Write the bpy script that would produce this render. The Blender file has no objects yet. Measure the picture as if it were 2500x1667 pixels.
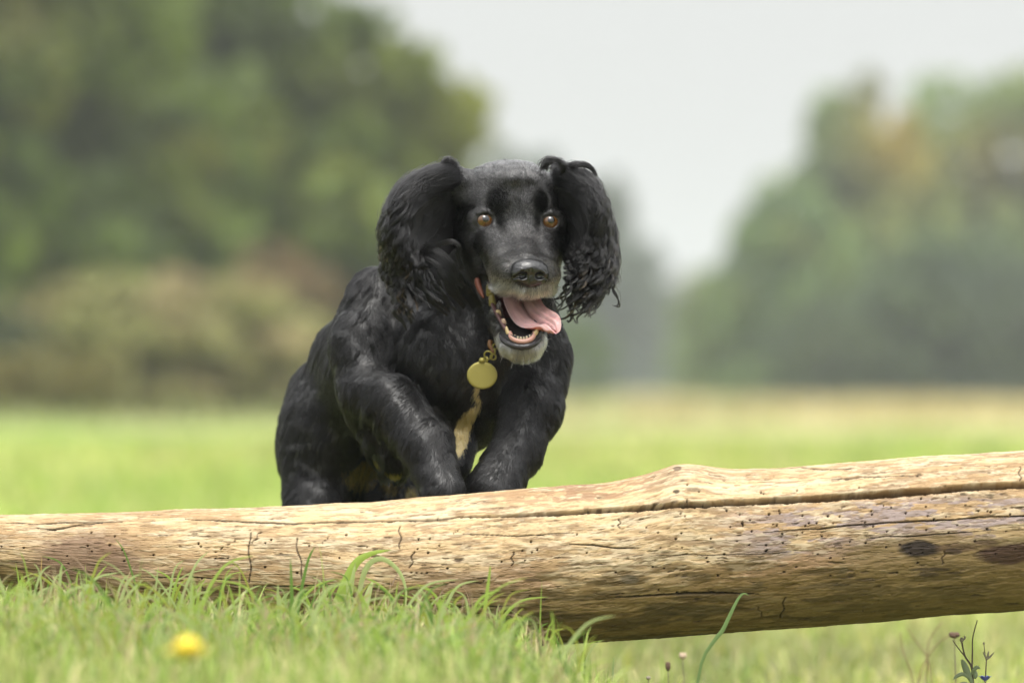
import bpy, math, os
import numpy as np
from math import radians as R

SKIP = ''
rng = np.random.default_rng(7)
scene = bpy.context.scene
COL = scene.collection

# ------------------------------------------------------------ camera
Y0 = 6.10                       # metres to the reference plane through the dog's eyes
LENS, SENS = 200.0, 36.0
S = SENS / LENS * Y0 / 2500.0   # metres per photo pixel on that plane
HC = 0.42                       # camera height
HV = 940.0                      # photo row of the horizon
cam_d = bpy.data.cameras.new('camera'); cam = bpy.data.objects.new('camera', cam_d); COL.objects.link(cam)
cam.location = (0, 0, HC); cam.rotation_euler = (R(90), 0, 0)
cam_d.lens = LENS; cam_d.sensor_width = SENS
cam_d.shift_y = (HV - 833.5) / 2500.0
cam_d.clip_start = 0.05; cam_d.clip_end = 3000
cam_d.dof.use_dof = True; cam_d.dof.focus_distance = 5.97; cam_d.dof.aperture_fstop = 4.8
scene.camera = cam

# ------------------------------------------------------------ sky, sun, exposure
SUN_EL, SUN_AZ = R(74), R(-170)          # soft sun high behind the camera
world = bpy.data.worlds.new('World'); scene.world = world; world.use_nodes = True
nt = world.node_tree; N = nt.nodes; L = nt.links
bg = N['Background']; bg.inputs['Strength'].default_value = 1.0
sky = N.new('ShaderNodeTexSky'); sky.sky_type = 'NISHITA'; sky.sun_disc = False
sky.sun_elevation = SUN_EL; sky.sun_rotation = math.pi + R(10); sky.dust_density = 4
skys = N.new('ShaderNodeVectorMath'); skys.operation = 'SCALE'; skys.inputs['Scale'].default_value = 0.08
L.new(sky.outputs[0], skys.inputs[0])
tc = N.new('ShaderNodeTexCoord'); sp = N.new('ShaderNodeSeparateXYZ'); L.new(tc.outputs['Generated'], sp.inputs[0])
mr = N.new('ShaderNodeMapRange'); mr.inputs['From Min'].default_value = 0.02; mr.inputs['From Max'].default_value = 1.0
mr.inputs['To Min'].default_value = 0.375; mr.inputs['To Max'].default_value = 1.35
L.new(sp.outputs['Z'], mr.inputs['Value'])
ov = N.new('ShaderNodeVectorMath'); ov.operation = 'SCALE'; ov.inputs[0].default_value = (0.995, 1.0, 1.0)
L.new(mr.outputs[0], ov.inputs['Scale'])
# bright patch added to the sky behind the camera, for catchlights in the eyes
sv_ = (math.cos(R(50))*math.sin(R(8)), -math.cos(R(50))*math.cos(R(8)), math.sin(R(50)))
dt = N.new('ShaderNodeVectorMath'); dt.operation = 'DOT_PRODUCT'; dt.inputs[1].default_value = sv_; L.new(tc.outputs['Generated'], dt.inputs[0])
m0 = N.new('ShaderNodeMath'); m0.operation = 'MAXIMUM'; m0.inputs[1].default_value = 0; L.new(dt.outputs['Value'], m0.inputs[0])
m1 = N.new('ShaderNodeMath'); m1.operation = 'POWER'; m1.inputs[1].default_value = 55; L.new(m0.outputs[0], m1.inputs[0])
m2 = N.new('ShaderNodeVectorMath'); m2.operation = 'SCALE'; m2.inputs[0].default_value = (11, 10.8, 10.4); L.new(m1.outputs[0], m2.inputs['Scale'])
m3_ = N.new('ShaderNodeVectorMath'); m3_.operation = 'ADD'; L.new(ov.outputs[0], m3_.inputs[0]); L.new(m2.outputs[0], m3_.inputs[1])
mx = N.new('ShaderNodeMix'); mx.data_type = 'RGBA'; mx.inputs[0].default_value = 0.06
L.new(m3_.outputs[0], mx.inputs[6]); L.new(skys.outputs[0], mx.inputs[7]); L.new(mx.outputs[2], bg.inputs['Color'])

sd = bpy.data.lights.new('sun', 'SUN'); sd.energy = 1.2; sd.angle = R(13); sd.color = (1, 0.965, 0.90)
sun = bpy.data.objects.new('sun', sd); COL.objects.link(sun)
sun.rotation_euler = (R(90) - SUN_EL, 0, R(-10))
sun.location = (-3, -3, 8)
scene.view_settings.view_transform = 'Standard'; scene.view_settings.look = 'None'
scene.view_settings.exposure = 0.82; scene.view_settings.gamma = 1.0
cy = scene.cycles
cy.use_denoising = True
try: cy.denoiser = 'OPENIMAGEDENOISE'
except Exception: pass
cy.max_bounces = 6; cy.transparent_max_bounces = 8; cy.volume_bounces = 0
scene.cycles_curves.shape = 'THICK'

# ------------------------------------------------------------ helpers
def srgb(r, g, b):
    f = lambda c: ((c/255 + .055)/1.055)**2.4 if c > 10 else c/255/12.92
    return (f(r), f(g), f(b))

def tag(o, label=None, cat=None, group=None, kind=None):
    if label: o['label'] = label
    if cat: o['category'] = cat
    if group: o['group'] = group
    if kind: o['kind'] = kind
    return o

def W(u, v, d):
    """photo pixel (u, v) at depth d (pixel units behind the reference plane) -> scene-pixel space (x, depth, up)"""
    k = (Y0 + d*S)/Y0
    return np.array([(u-1250)*k, d, (HV-v)*k], float)
def w2m(P):
    P = np.asarray(P, float); out = np.empty_like(P)
    out[..., 0] = P[..., 0]*S; out[..., 1] = Y0 + P[..., 1]*S; out[..., 2] = HC + P[..., 2]*S
    return out
def mat(name, rough=0.6, col=(.5,.5,.5), attr=None, **kw):
    m = bpy.data.materials.new(name); m.use_nodes = True
    b = m.node_tree.nodes['Principled BSDF']
    b.inputs['Base Color'].default_value = (*col, 1); b.inputs['Roughness'].default_value = rough
    for k, v in kw.items(): b.inputs[k.replace('_', ' ')].default_value = v
    if attr:
        a = m.node_tree.nodes.new('ShaderNodeAttribute'); a.attribute_name = attr
        m.node_tree.links.new(a.outputs['Color'], b.inputs['Base Color'])
    return m
def noise_bump(m, scale, strength, dist=0.01, detail=4, vec=(1,1,1)):
    n = m.node_tree.nodes; l = m.node_tree.links
    tcn = n.new('ShaderNodeTexCoord'); mp = n.new('ShaderNodeMapping'); mp.inputs['Scale'].default_value = vec
    no = n.new('ShaderNodeTexNoise'); no.inputs['Scale'].default_value = scale; no.inputs['Detail'].default_value = detail
    bu = n.new('ShaderNodeBump'); bu.inputs['Strength'].default_value = strength; bu.inputs['Distance'].default_value = dist
    l.new(tcn.outputs['Object'], mp.inputs[0]); l.new(mp.outputs[0], no.inputs['Vector'])
    l.new(no.outputs['Fac'], bu.inputs['Height']); l.new(bu.outputs[0], n['Principled BSDF'].inputs['Normal'])
    return no
def mesh_obj(name, V, F, material=None, parent=None, smooth=True, col=None):
    """V (n,3) metres, F (m,3|4) int -> one linked mesh object"""
    V = np.asarray(V, np.float32); F = np.asarray(F, np.int32)
    me = bpy.data.meshes.new(name); k = F.shape[1]
    me.vertices.add(len(V)); me.vertices.foreach_set('co', V.ravel())
    me.loops.add(F.size); me.loops.foreach_set('vertex_index', F.ravel())
    me.polygons.add(len(F)); me.polygons.foreach_set('loop_start', np.arange(0, F.size, k, dtype=np.int32))
    me.polygons.foreach_set('use_smooth', np.full(len(F), smooth))
    me.update(calc_edges=True)
    if col is not None:
        a = me.attributes.new('Col', 'FLOAT_COLOR', 'POINT')
        c = np.ones((len(V), 4), np.float32); c[:, :3] = col; a.data.foreach_set('color', c.ravel())
    if material: me.materials.append(material)
    o = bpy.data.objects.new(name, me); COL.objects.link(o)
    if parent: o.parent = parent; o.matrix_parent_inverse = parent.matrix_world.inverted() if False else o.matrix_parent_inverse
    return o
def grid_faces(nr, nc, wrap=False, off=0):
    i = np.arange(nr-1)[:, None]; j = np.arange(nc if wrap else nc-1)[None, :]; j2 = (j+1) % nc
    return (np.stack([i*nc+j, i*nc+j2, (i+1)*nc+j2, (i+1)*nc+j], -1).reshape(-1, 4) + off)
def _h(ix, iy, iz, seed):
    n = (ix*374761393 + iy*668265263 + iz*2147483647 + seed*1274126177) & 0xFFFFFFFF
    n = ((n ^ (n >> 13))*1274126177) & 0xFFFFFFFF
    return ((n ^ (n >> 16)) & 0xFFFF)/65535.0
def vn(x, y, seed=0):
    x = np.asarray(x, float); y = np.asarray(y, float)
    ix = np.floor(x).astype(np.int64); iy = np.floor(y).astype(np.int64); fx = x-ix; fy = y-iy
    fx = fx*fx*(3-2*fx); fy = fy*fy*(3-2*fy)
    a = _h(ix, iy, 0, seed); b = _h(ix+1, iy, 0, seed); c = _h(ix, iy+1, 0, seed); d = _h(ix+1, iy+1, 0, seed)
    return (a*(1-fx)+b*fx)*(1-fy) + (c*(1-fx)+d*fx)*fy
def fbm(x, y, seed=0, o=4):
    s = 0; a = .5; t = 0
    for i in range(o): s = s + a*vn(x*2**i, y*2**i, seed+i*17); t += a; a *= .55
    return s/t
def sm(a, b, x): t = np.clip((x-a)/(b-a), 0, 1); return t*t*(3-2*t)
def tube(path, rad, nseg=8, cap=True):
    """path (n,3), rad (n,) -> V,F of a closed tapered tube"""
    P = np.asarray(path, float); n = len(P); rad = np.broadcast_to(np.asarray(rad, float), (n,))
    T = np.gradient(P, axis=0); T /= np.linalg.norm(T, axis=1, keepdims=True)+1e-12
    up = np.array([0, 0, 1.]) if abs(T[0][2]) < .9 else np.array([1., 0, 0])
    A = np.cross(T, up); A /= np.linalg.norm(A, axis=1, keepdims=True)+1e-12; B = np.cross(T, A)
    th = np.arange(nseg)/nseg*2*np.pi
    V = (P[:, None] + rad[:, None, None]*(np.cos(th)[None, :, None]*A[:, None] + np.sin(th)[None, :, None]*B[:, None])).reshape(-1, 3)
    F = grid_faces(n, nseg, wrap=True)
    if cap:
        V = np.vstack([V, P[0], P[-1]]); a = len(V)-2
        j = np.arange(nseg); j2 = (j+1) % nseg
        F = np.vstack([F, np.stack([j2, j, np.full(nseg, a), np.full(nseg, a)], -1), np.stack([(n-1)*nseg+j, (n-1)*nseg+j2, np.full(nseg, a+1), np.full(nseg, a+1)], -1)])
        # degenerate quads become tris
    return V, F
def join(parts):
    Vs, Fs, o = [], [], 0
    for V, F in parts: Vs.append(V); Fs.append(np.asarray(F)+o); o += len(V)
    return np.vstack(Vs), np.vstack(Fs)
def quads_obj(name, V, F, material, parent=None, col=None, smooth=True):
    """like mesh_obj but turns degenerate quads into triangles"""
    F = np.asarray(F); deg = F[:, 2] == F[:, 3]
    T = np.vstack([F[~deg][:, [0, 1, 2]], F[~deg][:, [0, 2, 3]], F[deg][:, :3]])
    return mesh_obj(name, V, T, material, parent, smooth, col)
def spline(P, n):
    P = np.asarray(P, float); m = len(P); t = np.linspace(0, m-1, n); i = np.clip(t.astype(int), 0, m-2); f = (t-i)[:, None]
    p0 = P[np.clip(i-1, 0, m-1)]; p1 = P[i]; p2 = P[i+1]; p3 = P[np.clip(i+2, 0, m-1)]
    return .5*((2*p1)+(-p0+p2)*f+(2*p0-5*p1+4*p2-p3)*f**2+(-p0+3*p1-3*p2+p3)*f**3)
def hair_obj(name, PTS, rad, col, material, parent=None):
    """PTS (n,k,3) metres, rad (n,k) metres, col (n,3) or (n,k,3)"""
    n, k = PTS.shape[:2]
    hc = bpy.data.hair_curves.new(name)
    hc.add_curves([k]*n)
    hc.points.foreach_set('position', PTS.astype(np.float32).ravel())
    hc.points.foreach_set('radius', np.broadcast_to(rad, (n, k)).astype(np.float32).ravel())
    a = hc.attributes.new('Col', 'FLOAT_COLOR', 'POINT')
    c = np.ones((n, k, 4), np.float32); c[..., :3] = col if col.ndim == 3 else col[:, None]
    a.data.foreach_set('color', c.ravel())
    hc.materials.append(material)
    o = bpy.data.objects.new(name, hc); COL.objects.link(o)
    if parent: o.parent = parent
    return o

# ------------------------------------------------------------ terrain
def gz(x, y):
    """ground height: a grassy bank on the left under the log, lower meadow elsewhere"""
    m = (1-sm(-0.12, 0.30, x + .05*np.sin(y*2.1)))*(1-sm(6.2, 7.4, y))
    return (0.155+.03*(1-sm(-.9, -.1, x)))*m + 0.02*(fbm(x*1.3+9, y*1.3, 3)-.5)*np.clip(y/6, .3, 6)*(y < 60)
def meadow_colour(x, y, n):
    g1 = np.array([.185, .265, .036]); g2 = np.array([.26, .275, .075]); st = np.array([.40, .34, .16]); dk = np.array([.15, .27, .032])
    a = fbm(x*.22+3, y*.10, 11)[:, None]; b = fbm(x*.7+y*.01, y*.22, 23)[:, None]
    c = g1*(1-sm(.35, .65, a)) + g2*sm(.35, .65, a)
    c = c*(1-.65*sm(.5, .68, b)) + st*.65*sm(.5, .68, b); c = c*(.78+.44*fbm(x*.9+40, y*.3, 29))[:, None]
    far = sm(48, 70, y+6*(a[:, 0]-.5))[:, None]*sm(.035, .055, x/np.maximum(y, 1))[:, None]; c = c*(1-.85*far) + st*1.25*.85*far
    mid = (sm(50, 80, y)*np.exp(-((x/np.maximum(y, 1)-.027)/.008)**2))[:, None]; c = c*(1-.7*mid) + np.array([.46, .44, .20])*.7*mid
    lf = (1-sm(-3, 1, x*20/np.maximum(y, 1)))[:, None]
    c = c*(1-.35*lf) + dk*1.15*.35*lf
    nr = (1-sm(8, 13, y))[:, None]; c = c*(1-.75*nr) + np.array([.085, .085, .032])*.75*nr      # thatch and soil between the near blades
    return c
if 'env' not in SKIP:
    ys = np.concatenate([np.linspace(-2, 4, 12), np.linspace(4.1, 9, 90), 9*np.exp(np.linspace(0.01, math.log(1500/9), 150))])
    xs = np.concatenate([-np.exp(np.linspace(math.log(600), math.log(1.3), 45)), np.linspace(-1.25, 1.25, 70), np.exp(np.linspace(math.log(1.3), math.log(600), 45))])
    YY, XX = np.meshgrid(ys, xs, indexing='ij'); xx = XX.ravel(); yy = YY.ravel()
    V = np.stack([xx, yy, gz(xx, yy)], -1)
    gm = mat('meadow_ground', .95, attr='Col')
    nt_ = gm.node_tree; b_ = nt_.nodes['Principled BSDF']
    no_ = noise_bump(gm, 3.0, .6, .03, 6)
    mxx = nt_.nodes.new('ShaderNodeMix'); mxx.data_type = 'RGBA'; mxx.blend_type = 'MULTIPLY'; mxx.inputs[0].default_value = 1
    rmp = nt_.nodes.new('ShaderNodeMapRange'); rmp.inputs['From Min'].default_value = .3; rmp.inputs['From Max'].default_value = .7; rmp.inputs['To Min'].default_value = .6; rmp.inputs['To Max'].default_value = 1.25
    at_ = [n for n in nt_.nodes if n.type == 'ATTRIBUTE'][0]
    nt_.links.new(no_.outputs['Fac'], rmp.inputs[0]); nt_.links.new(at_.outputs['Color'], mxx.inputs[6]); nt_.links.new(rmp.outputs[0], mxx.inputs[7]); nt_.links.new(mxx.outputs[2], b_.inputs['Base Color'])
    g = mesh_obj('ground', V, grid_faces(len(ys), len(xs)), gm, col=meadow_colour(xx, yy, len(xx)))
    tag(g, kind='structure')

# ------------------------------------------------------------ trees
bark = mat('tree_bark', .9, (.07, .055, .04)); noise_bump(bark, 8, .8, .05)
def leaf_mat():
    m = bpy.data.materials.new('foliage'); m.use_nodes = True; n = m.node_tree.nodes; l = m.node_tree.links
    b = n['Principled BSDF']; b.inputs['Roughness'].default_value = .65
    a = n.new('ShaderNodeAttribute'); a.attribute_name = 'Col'; l.new(a.outputs['Color'], b.inputs['Base Color'])
    tr = n.new('ShaderNodeBsdfTranslucent'); l.new(a.outputs['Color'], tr.inputs['Color'])
    ms = n.new('ShaderNodeMixShader'); ms.inputs[0].default_value = .42
    l.new(b.outputs[0], ms.inputs[1]); l.new(tr.outputs[0], ms.inputs[2]); l.new(ms.outputs[0], n['Material Output'].inputs['Surface'])
    return m
foliage = leaf_mat()
def tree(u, vtop, Yd, ru, label, cat, cols, seed, vbase=None, n=7000, leaf=.16, group=None, name='broadleaf_tree', squash=1.0, accent=None, trunk=True, skirt=0.0, bright=1.0):
    """a tree whose crown's axis stands over photo column u, at distance Yd; ru = crown radius in photo px; all built in metres at its own place"""
    r_ = np.random.default_rng(seed); px = Yd*SENS/LENS/2500
    x0 = (u-1250)*px; top = HC + (HV-vtop)*px; rad = ru*px
    zb = skirt if vbase is None else HC + (HV-vbase)*px
    hc_ = (top-zb)/2; zc = zb+hc_
    # clump centres scattered through the crown, larger towards its outline
    nc = 110; C = []
    while len(C) < nc:
        p = r_.uniform(-1, 1, 3); q = np.linalg.norm(p)
        if .25 < q < .93: C.append(p)
    C = np.array(C); cr = r_.uniform(.10, .25, nc)
    k = r_.integers(0, nc, n); dd = r_.normal(size=(n, 3)); dd /= np.linalg.norm(dd, axis=1, keepdims=True)
    P = C[k] + dd*(cr[k]*r_.uniform(.55, 1.0, n)**.5)[:, None]
    # loose sprays beyond the outline
    sp_ = r_.random(n) < .05; P[sp_] *= (r_.uniform(1.0, 1.13, sp_.sum()))[:, None]
    P = P*np.array([rad, rad*.9, hc_]) + np.array([x0, Yd, zc])
    fill = r_.random(n) < .13                      # low boughs that hang to the ground
    P[fill, 2] = zb + (P[fill, 2]-zb)*r_.uniform(0, .25, fill.sum()); P[fill, 0] = x0 + (P[fill, 0]-x0)*1.0
    P[:, 2] = np.maximum(P[:, 2], .1)
    sz = leaf*r_.uniform(.6, 1.5, n)*max(rad, hc_)/3.5
    a = r_.normal(size=(n, 3)); a /= np.linalg.norm(a, axis=1, keepdims=True); b = np.cross(a, r_.normal(size=(n, 3))); b /= np.linalg.norm(b, axis=1, keepdims=True)
    nrm = dd*.6
    V = np.stack([P-a*sz[:, None]-b*sz[:, None]*.55, P+a*sz[:, None]*.9-b*sz[:, None]*.5, P+a*sz[:, None]*1.1+b*sz[:, None]*.6, P-a*sz[:, None]*.8+b*sz[:, None]*.5], 1).reshape(-1, 3)
    F = np.arange(4*n).reshape(n, 4)
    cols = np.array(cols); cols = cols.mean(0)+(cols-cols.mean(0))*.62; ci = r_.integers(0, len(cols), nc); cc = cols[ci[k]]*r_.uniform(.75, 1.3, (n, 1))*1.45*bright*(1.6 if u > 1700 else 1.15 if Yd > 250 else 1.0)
    if accent is not None:
        (au, av, arx, ary, acol) = accent
        uu = 1250+P[:, 0]/px; vv = HV-(P[:, 2]-HC)/px
        w = np.exp(-(((uu-au)/arx)**2+((vv-av)/ary)**2))[:, None]*(P[:, 1] < Yd+rad*.2)[:, None]
        cc = cc*(1-w)+np.array(acol)*w
    root = bpy.data.objects.new(name, None); COL.objects.link(root); root.location = (x0, Yd, 0)
    tag(root, label, cat, group)
    def rel(V): V = np.array(V, float); V[:, 0] -= x0; V[:, 1] -= Yd; return V
    mesh_obj('crown', rel(V), F, foliage, root, smooth=False, col=np.repeat(cc, 4, axis=0))
    if trunk:
        H = top
        parts = [tube([(x0, Yd, -.2), (x0+.02*H, Yd, .25*H), (x0-.02*H, Yd, .5*H), (x0, Yd, .8*H)], [.045*H*.8, .032*H, .022*H, .006*H], 9)]
        for q in range(6):
            an = r_.uniform(0, 6.28); z = r_.uniform(.2, .55)*H; e = np.array([math.cos(an)*rad*.7, math.sin(an)*rad*.6, .28*H])
            b0 = np.array([x0, Yd, z]); parts.append(tube([b0, b0+e*.5+np.array([0, 0, .02*H]), b0+e], [.016*H, .010*H, .003*H], 6))
        V, F = join(parts); quads_obj('trunk', rel(V), F, bark, root)
    return root
if 'env' not in SKIP:
    OL = [(.092, .135, .016), (.072, .112, .016), (.122, .150, .018), (.058, .088, .022), (.054, .078, .022), (.095, .130, .017), (.140, .145, .018)]
    GG = [(.095, .140, .040), (.070, .110, .045), (.13, .155, .040), (.05, .075, .045), (.08, .12, .035)]
    YE = [(.21, .17, .035), (.16, .15, .035)]
    TA = [(.24, .225, .085), (.20, .21, .07), (.26, .20, .105), (.23, .19, .085), (.18, .19, .06)]
    tg = 'broadleaf trees along the left edge of the meadow'
    tree(570, -150, 90, 655, 'big olive green oak whose round crown edge meets the white sky above the dog', 'tree', OL, 1, n=16000, leaf=.17, group=tg, vbase=950, accent=(860, 220, 140, 110, (.16, .19, .035)), bright=1.2)
    tree(-90, -420, 84, 560, 'dense dark green tree filling the upper left corner of the photo', 'tree', OL, 2, n=13000, leaf=.17, group=tg, vbase=955, accent=(60, 60, 160, 120, (.17, .17, .035)), bright=1.2)
    tree(880, 180, 97, 330, 'smaller dark leafed tree standing low behind the dog under the big oak', 'tree', [(.055, .08, .030), (.075, .105, .026), (.05, .075, .032)], 3, n=8000, leaf=.17, group=tg, vbase=955)
    tree(250, 200, 86, 470, 'green lower tree in front of the dense dark one, above the tan bracken', 'tree', OL, 4, n=11000, leaf=.17, group=tg, vbase=955, bright=1.05)
    tree(30, 760, 66, 130, 'small dark bush standing low at the far left edge of the meadow', 'bush', [(.03, .045, .022), (.05, .06, .025)], 5, vbase=955, n=2500, trunk=False, name='bush')
    tree(400, 665, 74, 400, 'wide tan and olive bracken bush at the meadow edge on the left', 'bush', TA, 6, vbase=975, n=5000, trunk=False, name='bush', group='tan bushes at the foot of the left trees')
    tree(690, 600, 84, 150, 'reddish brown autumn bush just left of the dog\'s shoulder', 'bush', [(.20, .125, .07), (.18, .14, .055), (.15, .12, .055)], 7, vbase=975, n=5000, trunk=False, name='bush', group='tan bushes at the foot of the left trees')
    tree(80, 850, 62, 220, 'low brown undergrowth bush along the far left of the meadow edge', 'bush', [(.15, .12, .04), (.12, .12, .03)], 8, vbase=985, n=2500, trunk=False, name='bush', group='tan bushes at the foot of the left trees')
    fg = 'far misty trees across the meadow'
    HZ = [(.055, .075, .045), (.075, .095, .05), (.06, .085, .055)]
    tree(1400, 365, 300, 215, 'tall grey misty tree rising behind the dog\'s left ear', 'tree', HZ, 11, n=9000, leaf=.14, group=fg, vbase=960)
    tree(1235, 365, 280, 200, 'misty tree behind the dog\'s head between the oak and the tall grey one', 'tree', HZ, 12, n=8000, leaf=.14, group=fg, vbase=960)
    tree(1545, 590, 330, 130, 'low misty tree at the left side of the sky gap', 'tree', HZ, 13, n=5000, leaf=.14, group=fg, vbase=960)
    tree(1660, 665, 340, 150, 'lowest misty tree under the middle of the sky gap', 'tree', [(.09, .10, .05), (.11, .10, .06)], 14, n=5000, leaf=.14, group=fg, vbase=960)
    tree(1400, 760, 150, 110, 'green bush in the meadow beside the dog\'s chest on the right', 'bush', [(.09, .13, .03), (.07, .11, .03)], 15, n=2500, name='bush', vbase=965, trunk=False)
    rg = 'trees along the right edge of the meadow'
    tree(2110, 200, 170, 235, 'tall tree with a yellow autumn patch at the left end of the right hand wood', 'tree', GG, 21, n=11000, leaf=.13, group=rg, vbase=950, accent=(2190, 350, 130, 150, (.46, .36, .05)))
    tree(2410, 160, 176, 330, 'tall grey green tree at the right edge of the photo', 'tree', GG, 22, n=12000, leaf=.13, group=rg, vbase=950, accent=(2440, 400, 160, 120, (.34, .29, .06)))
    tree(1930, 440, 160, 190, 'medium round tree on the slope of the right hand wood', 'tree', GG, 23, n=8000, leaf=.13, group=rg, vbase=960)
    tree(1790, 590, 165, 150, 'low leafy tree at the right foot of the sky gap', 'tree', [(.10, .13, .035), (.08, .11, .035)], 24, n=6000, leaf=.13, group=rg, vbase=960)
    tree(2300, 560, 150, 260, 'dark green tree low in front of the tall ones in the right hand wood', 'tree', [(.035, .05, .034), (.05, .07, .03), (.06, .085, .03)], 25, n=9000, leaf=.13, group=rg, vbase=975)
    tree(2010, 720, 148, 170, 'dark bushy tree at the foot of the right hand wood', 'tree', [(.04, .055, .034), (.055, .075, .03)], 26, n=6000, leaf=.13, group=rg, vbase=978)
    tree(1780, 800, 200, 170, 'low green bush at the left foot of the right hand wood', 'bush', [(.09, .12, .04), (.07, .10, .035)], 27, n=4000, group=rg, vbase=968, trunk=False, name='bush')
    tree(2500, 640, 146, 200, 'dark tree low at the right edge of the photo', 'tree', [(.035, .045, .034), (.05, .07, .03)], 28, n=6000, leaf=.13, group=rg, vbase=978)
    # haze: one closed box round everything
    hb = np.array([(x, y, z) for x in (-620, 620) for y in (-12, 1520) for z in (-1.5, 40)], float)
    HF = [(0, 1, 3, 2), (4, 6, 7, 5), (0, 4, 5, 1), (2, 3, 7, 6), (0, 2, 6, 4), (1, 5, 7, 3)]
    hm = bpy.data.materials.new('haze_air'); hm.use_nodes = True; hn = hm.node_tree.nodes; hn.remove(hn['Principled BSDF'])
    pv = hn.new('ShaderNodeVolumePrincipled'); pv.inputs['Density'].default_value = .0009; pv.inputs['Color'].default_value = (.95, 1, .96, 1)
    hm.node_tree.links.new(pv.outputs[0], hn['Material Output'].inputs['Volume'])
    if 'haze' not in SKIP:
        hz = mesh_obj('haze', hb, HF, hm, smooth=False); tag(hz, kind='stuff')

# ------------------------------------------------------------ grass
def grass_mat(name, tr=.35, rough=.5):
    m = leaf_mat(); m.name = name
    m.node_tree.nodes['Principled BSDF'].inputs['Roughness'].default_value = rough
    m.node_tree.nodes['Mix Shader'].inputs[0].default_value = tr
    return m
grassm = grass_mat('grass_blade')
def blades(name, x, y, z, h, w, col, seed, bend=.5, parent=None, segs=5, az=None, m=None):
    r_ = np.random.default_rng(seed); n = len(x); k = segs+1
    t = np.linspace(0, 1, k)[None, :]
    az = r_.uniform(0, 2*np.pi, n) if az is None else az
    bd = (np.abs(r_.normal(bend, bend*.6, n)))[:, None]
    lean = bd*t**1.7; dirx = np.cos(az)[:, None]; diry = np.sin(az)[:, None]
    ang = bd*1.3*t
    hz = h[:, None]*np.sin(np.minimum(1.5, t*1.0)*1.0)/np.sin(1.0)*(1-.35*lean*t)
    px_ = x[:, None]+dirx*lean*h[:, None]*.85; py_ = y[:, None]+diry*lean*h[:, None]*.85; pz_ = z[:, None]+hz
    fa = az+np.pi/2+r_.normal(0, .5, n)
    ww = w[:, None]*(1-t**1.8)*.5+1e-5
    V = np.empty((n, k, 2, 3)); sx = np.cos(fa)[:, None]*ww; sy = np.sin(fa)[:, None]*ww
    V[:, :, 0] = np.stack([px_-sx, py_-sy, pz_], -1); V[:, :, 1] = np.stack([px_+sx, py_+sy, pz_], -1)
    b = np.arange(n)[:, None]*(2*k)+2*np.arange(segs)[None, :]
    F = np.stack([b, b+1, b+3, b+2], -1).reshape(-1, 4)
    tip = np.array([.42, .36, .15])
    cc = np.broadcast_to(col[:, None, :], (n, k, 3)).copy()
    br = (r_.random(n) < .25)[:, None, None]*sm(.6, 1, t)[..., None]*.6
    cc = cc*(1-br)+tip*br
    return mesh_obj(name, V.reshape(-1, 3), F, m or grassm, parent, True, np.repeat(cc, 2, axis=1).reshape(-1, 3))
GC = np.array([(.21, .30, .050), (.28, .36, .075), (.15, .25, .035), (.36, .40, .12), (.25, .34, .065), (.52, .45, .24), (.44, .40, .18)])
GP = np.array([.17, .18, .10, .18, .13, .13, .11])
def gcols(n, r_): c = GC[r_.choice(len(GC), n, p=GP)]; return c*r_.uniform(.75, 1.7, (n, 1))
if 'grass' not in SKIP:
    r_ = np.random.default_rng(31)
    # bank under and in front of the log
    n = 33000; x = r_.uniform(-1.05, .30, n); y = r_.uniform(4.2, 6.75, n)
    x = np.where(np.abs(x) > .1*y*1.25, x*.8, x)
    keep = r_.random(n) < (1-.5*sm(.0, .3, x)); x = x[keep]; y = y[keep]; n = len(x)
    h = r_.uniform(.02, .060, n)*(.35+1.3*fbm(x*7, y*7, 5)); h[r_.random(n) < .05] *= 1.6
    y_log = (np.abs(y-5.93) < .075); h = np.where(y_log, h*.4, h)
    o = blades('bank_grass', x, y, gz(x, y)-.004, h, r_.uniform(.0012, .0030, n), gcols(n, r_), 32, .62)
    tag(o, 'tufty green grass with dry stalks growing along the front of the log', 'grass', kind='stuff')
    # meadow behind and to the right
    n = 90000; y = 4.6*np.exp(r_.uniform(0, math.log(40/4.6), n)); x = (r_.uniform(-.125, .125, n))*y
    keep = ~((x < .1) & (y < 6.5)) ; x = x[keep]; y = y[keep]; n = len(x)
    h = r_.uniform(.02, .055, n)*np.clip(y/8, 1, 2.2)*(.5+1.1*fbm(x*4, y*1.5, 72)); w = r_.uniform(.0015, .0035, n)*np.clip(y/7, 1, 6)
    c = gcols(n, r_)*.75+meadow_colour(x, y, n)*.45; c = c*(.30+1.4*fbm(x*5, y*1.6, 71))[:, None]; c[r_.random(n) < .06] *= 1.7
    yl = r_.random(n) < .02; c[yl] = (.55, .50, .05)
    o = blades('meadow_grass', x, y, gz(x, y)-.004, h, w, c, 33, .6)
    tag(o, 'short bright meadow grass stretching away behind the log', 'grass', kind='stuff')
    n = 9000; y = r_.uniform(60, 200, n); x = r_.uniform(-.10, .10, n)*y; k_ = (x > .02*y) | (r_.random(n) < .4); x, y = x[k_], y[k_]; n = len(x)
    c = np.where((x > 0)[:, None], np.array([.52, .45, .22]), np.array([.26, .28, .10]))*r_.uniform(.7, 1.15, (n, 1))
    o = blades('rough_grass', x, y, gz(x, y)-.02, r_.uniform(.08, .26, n)*(.5+fbm(x*.5, y*.1, 4)), r_.uniform(.04, .09, n), c, 35, .5)
    tag(o, 'tall straw coloured rough grass along the foot of the far woods', 'grass', kind='stuff')
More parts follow.
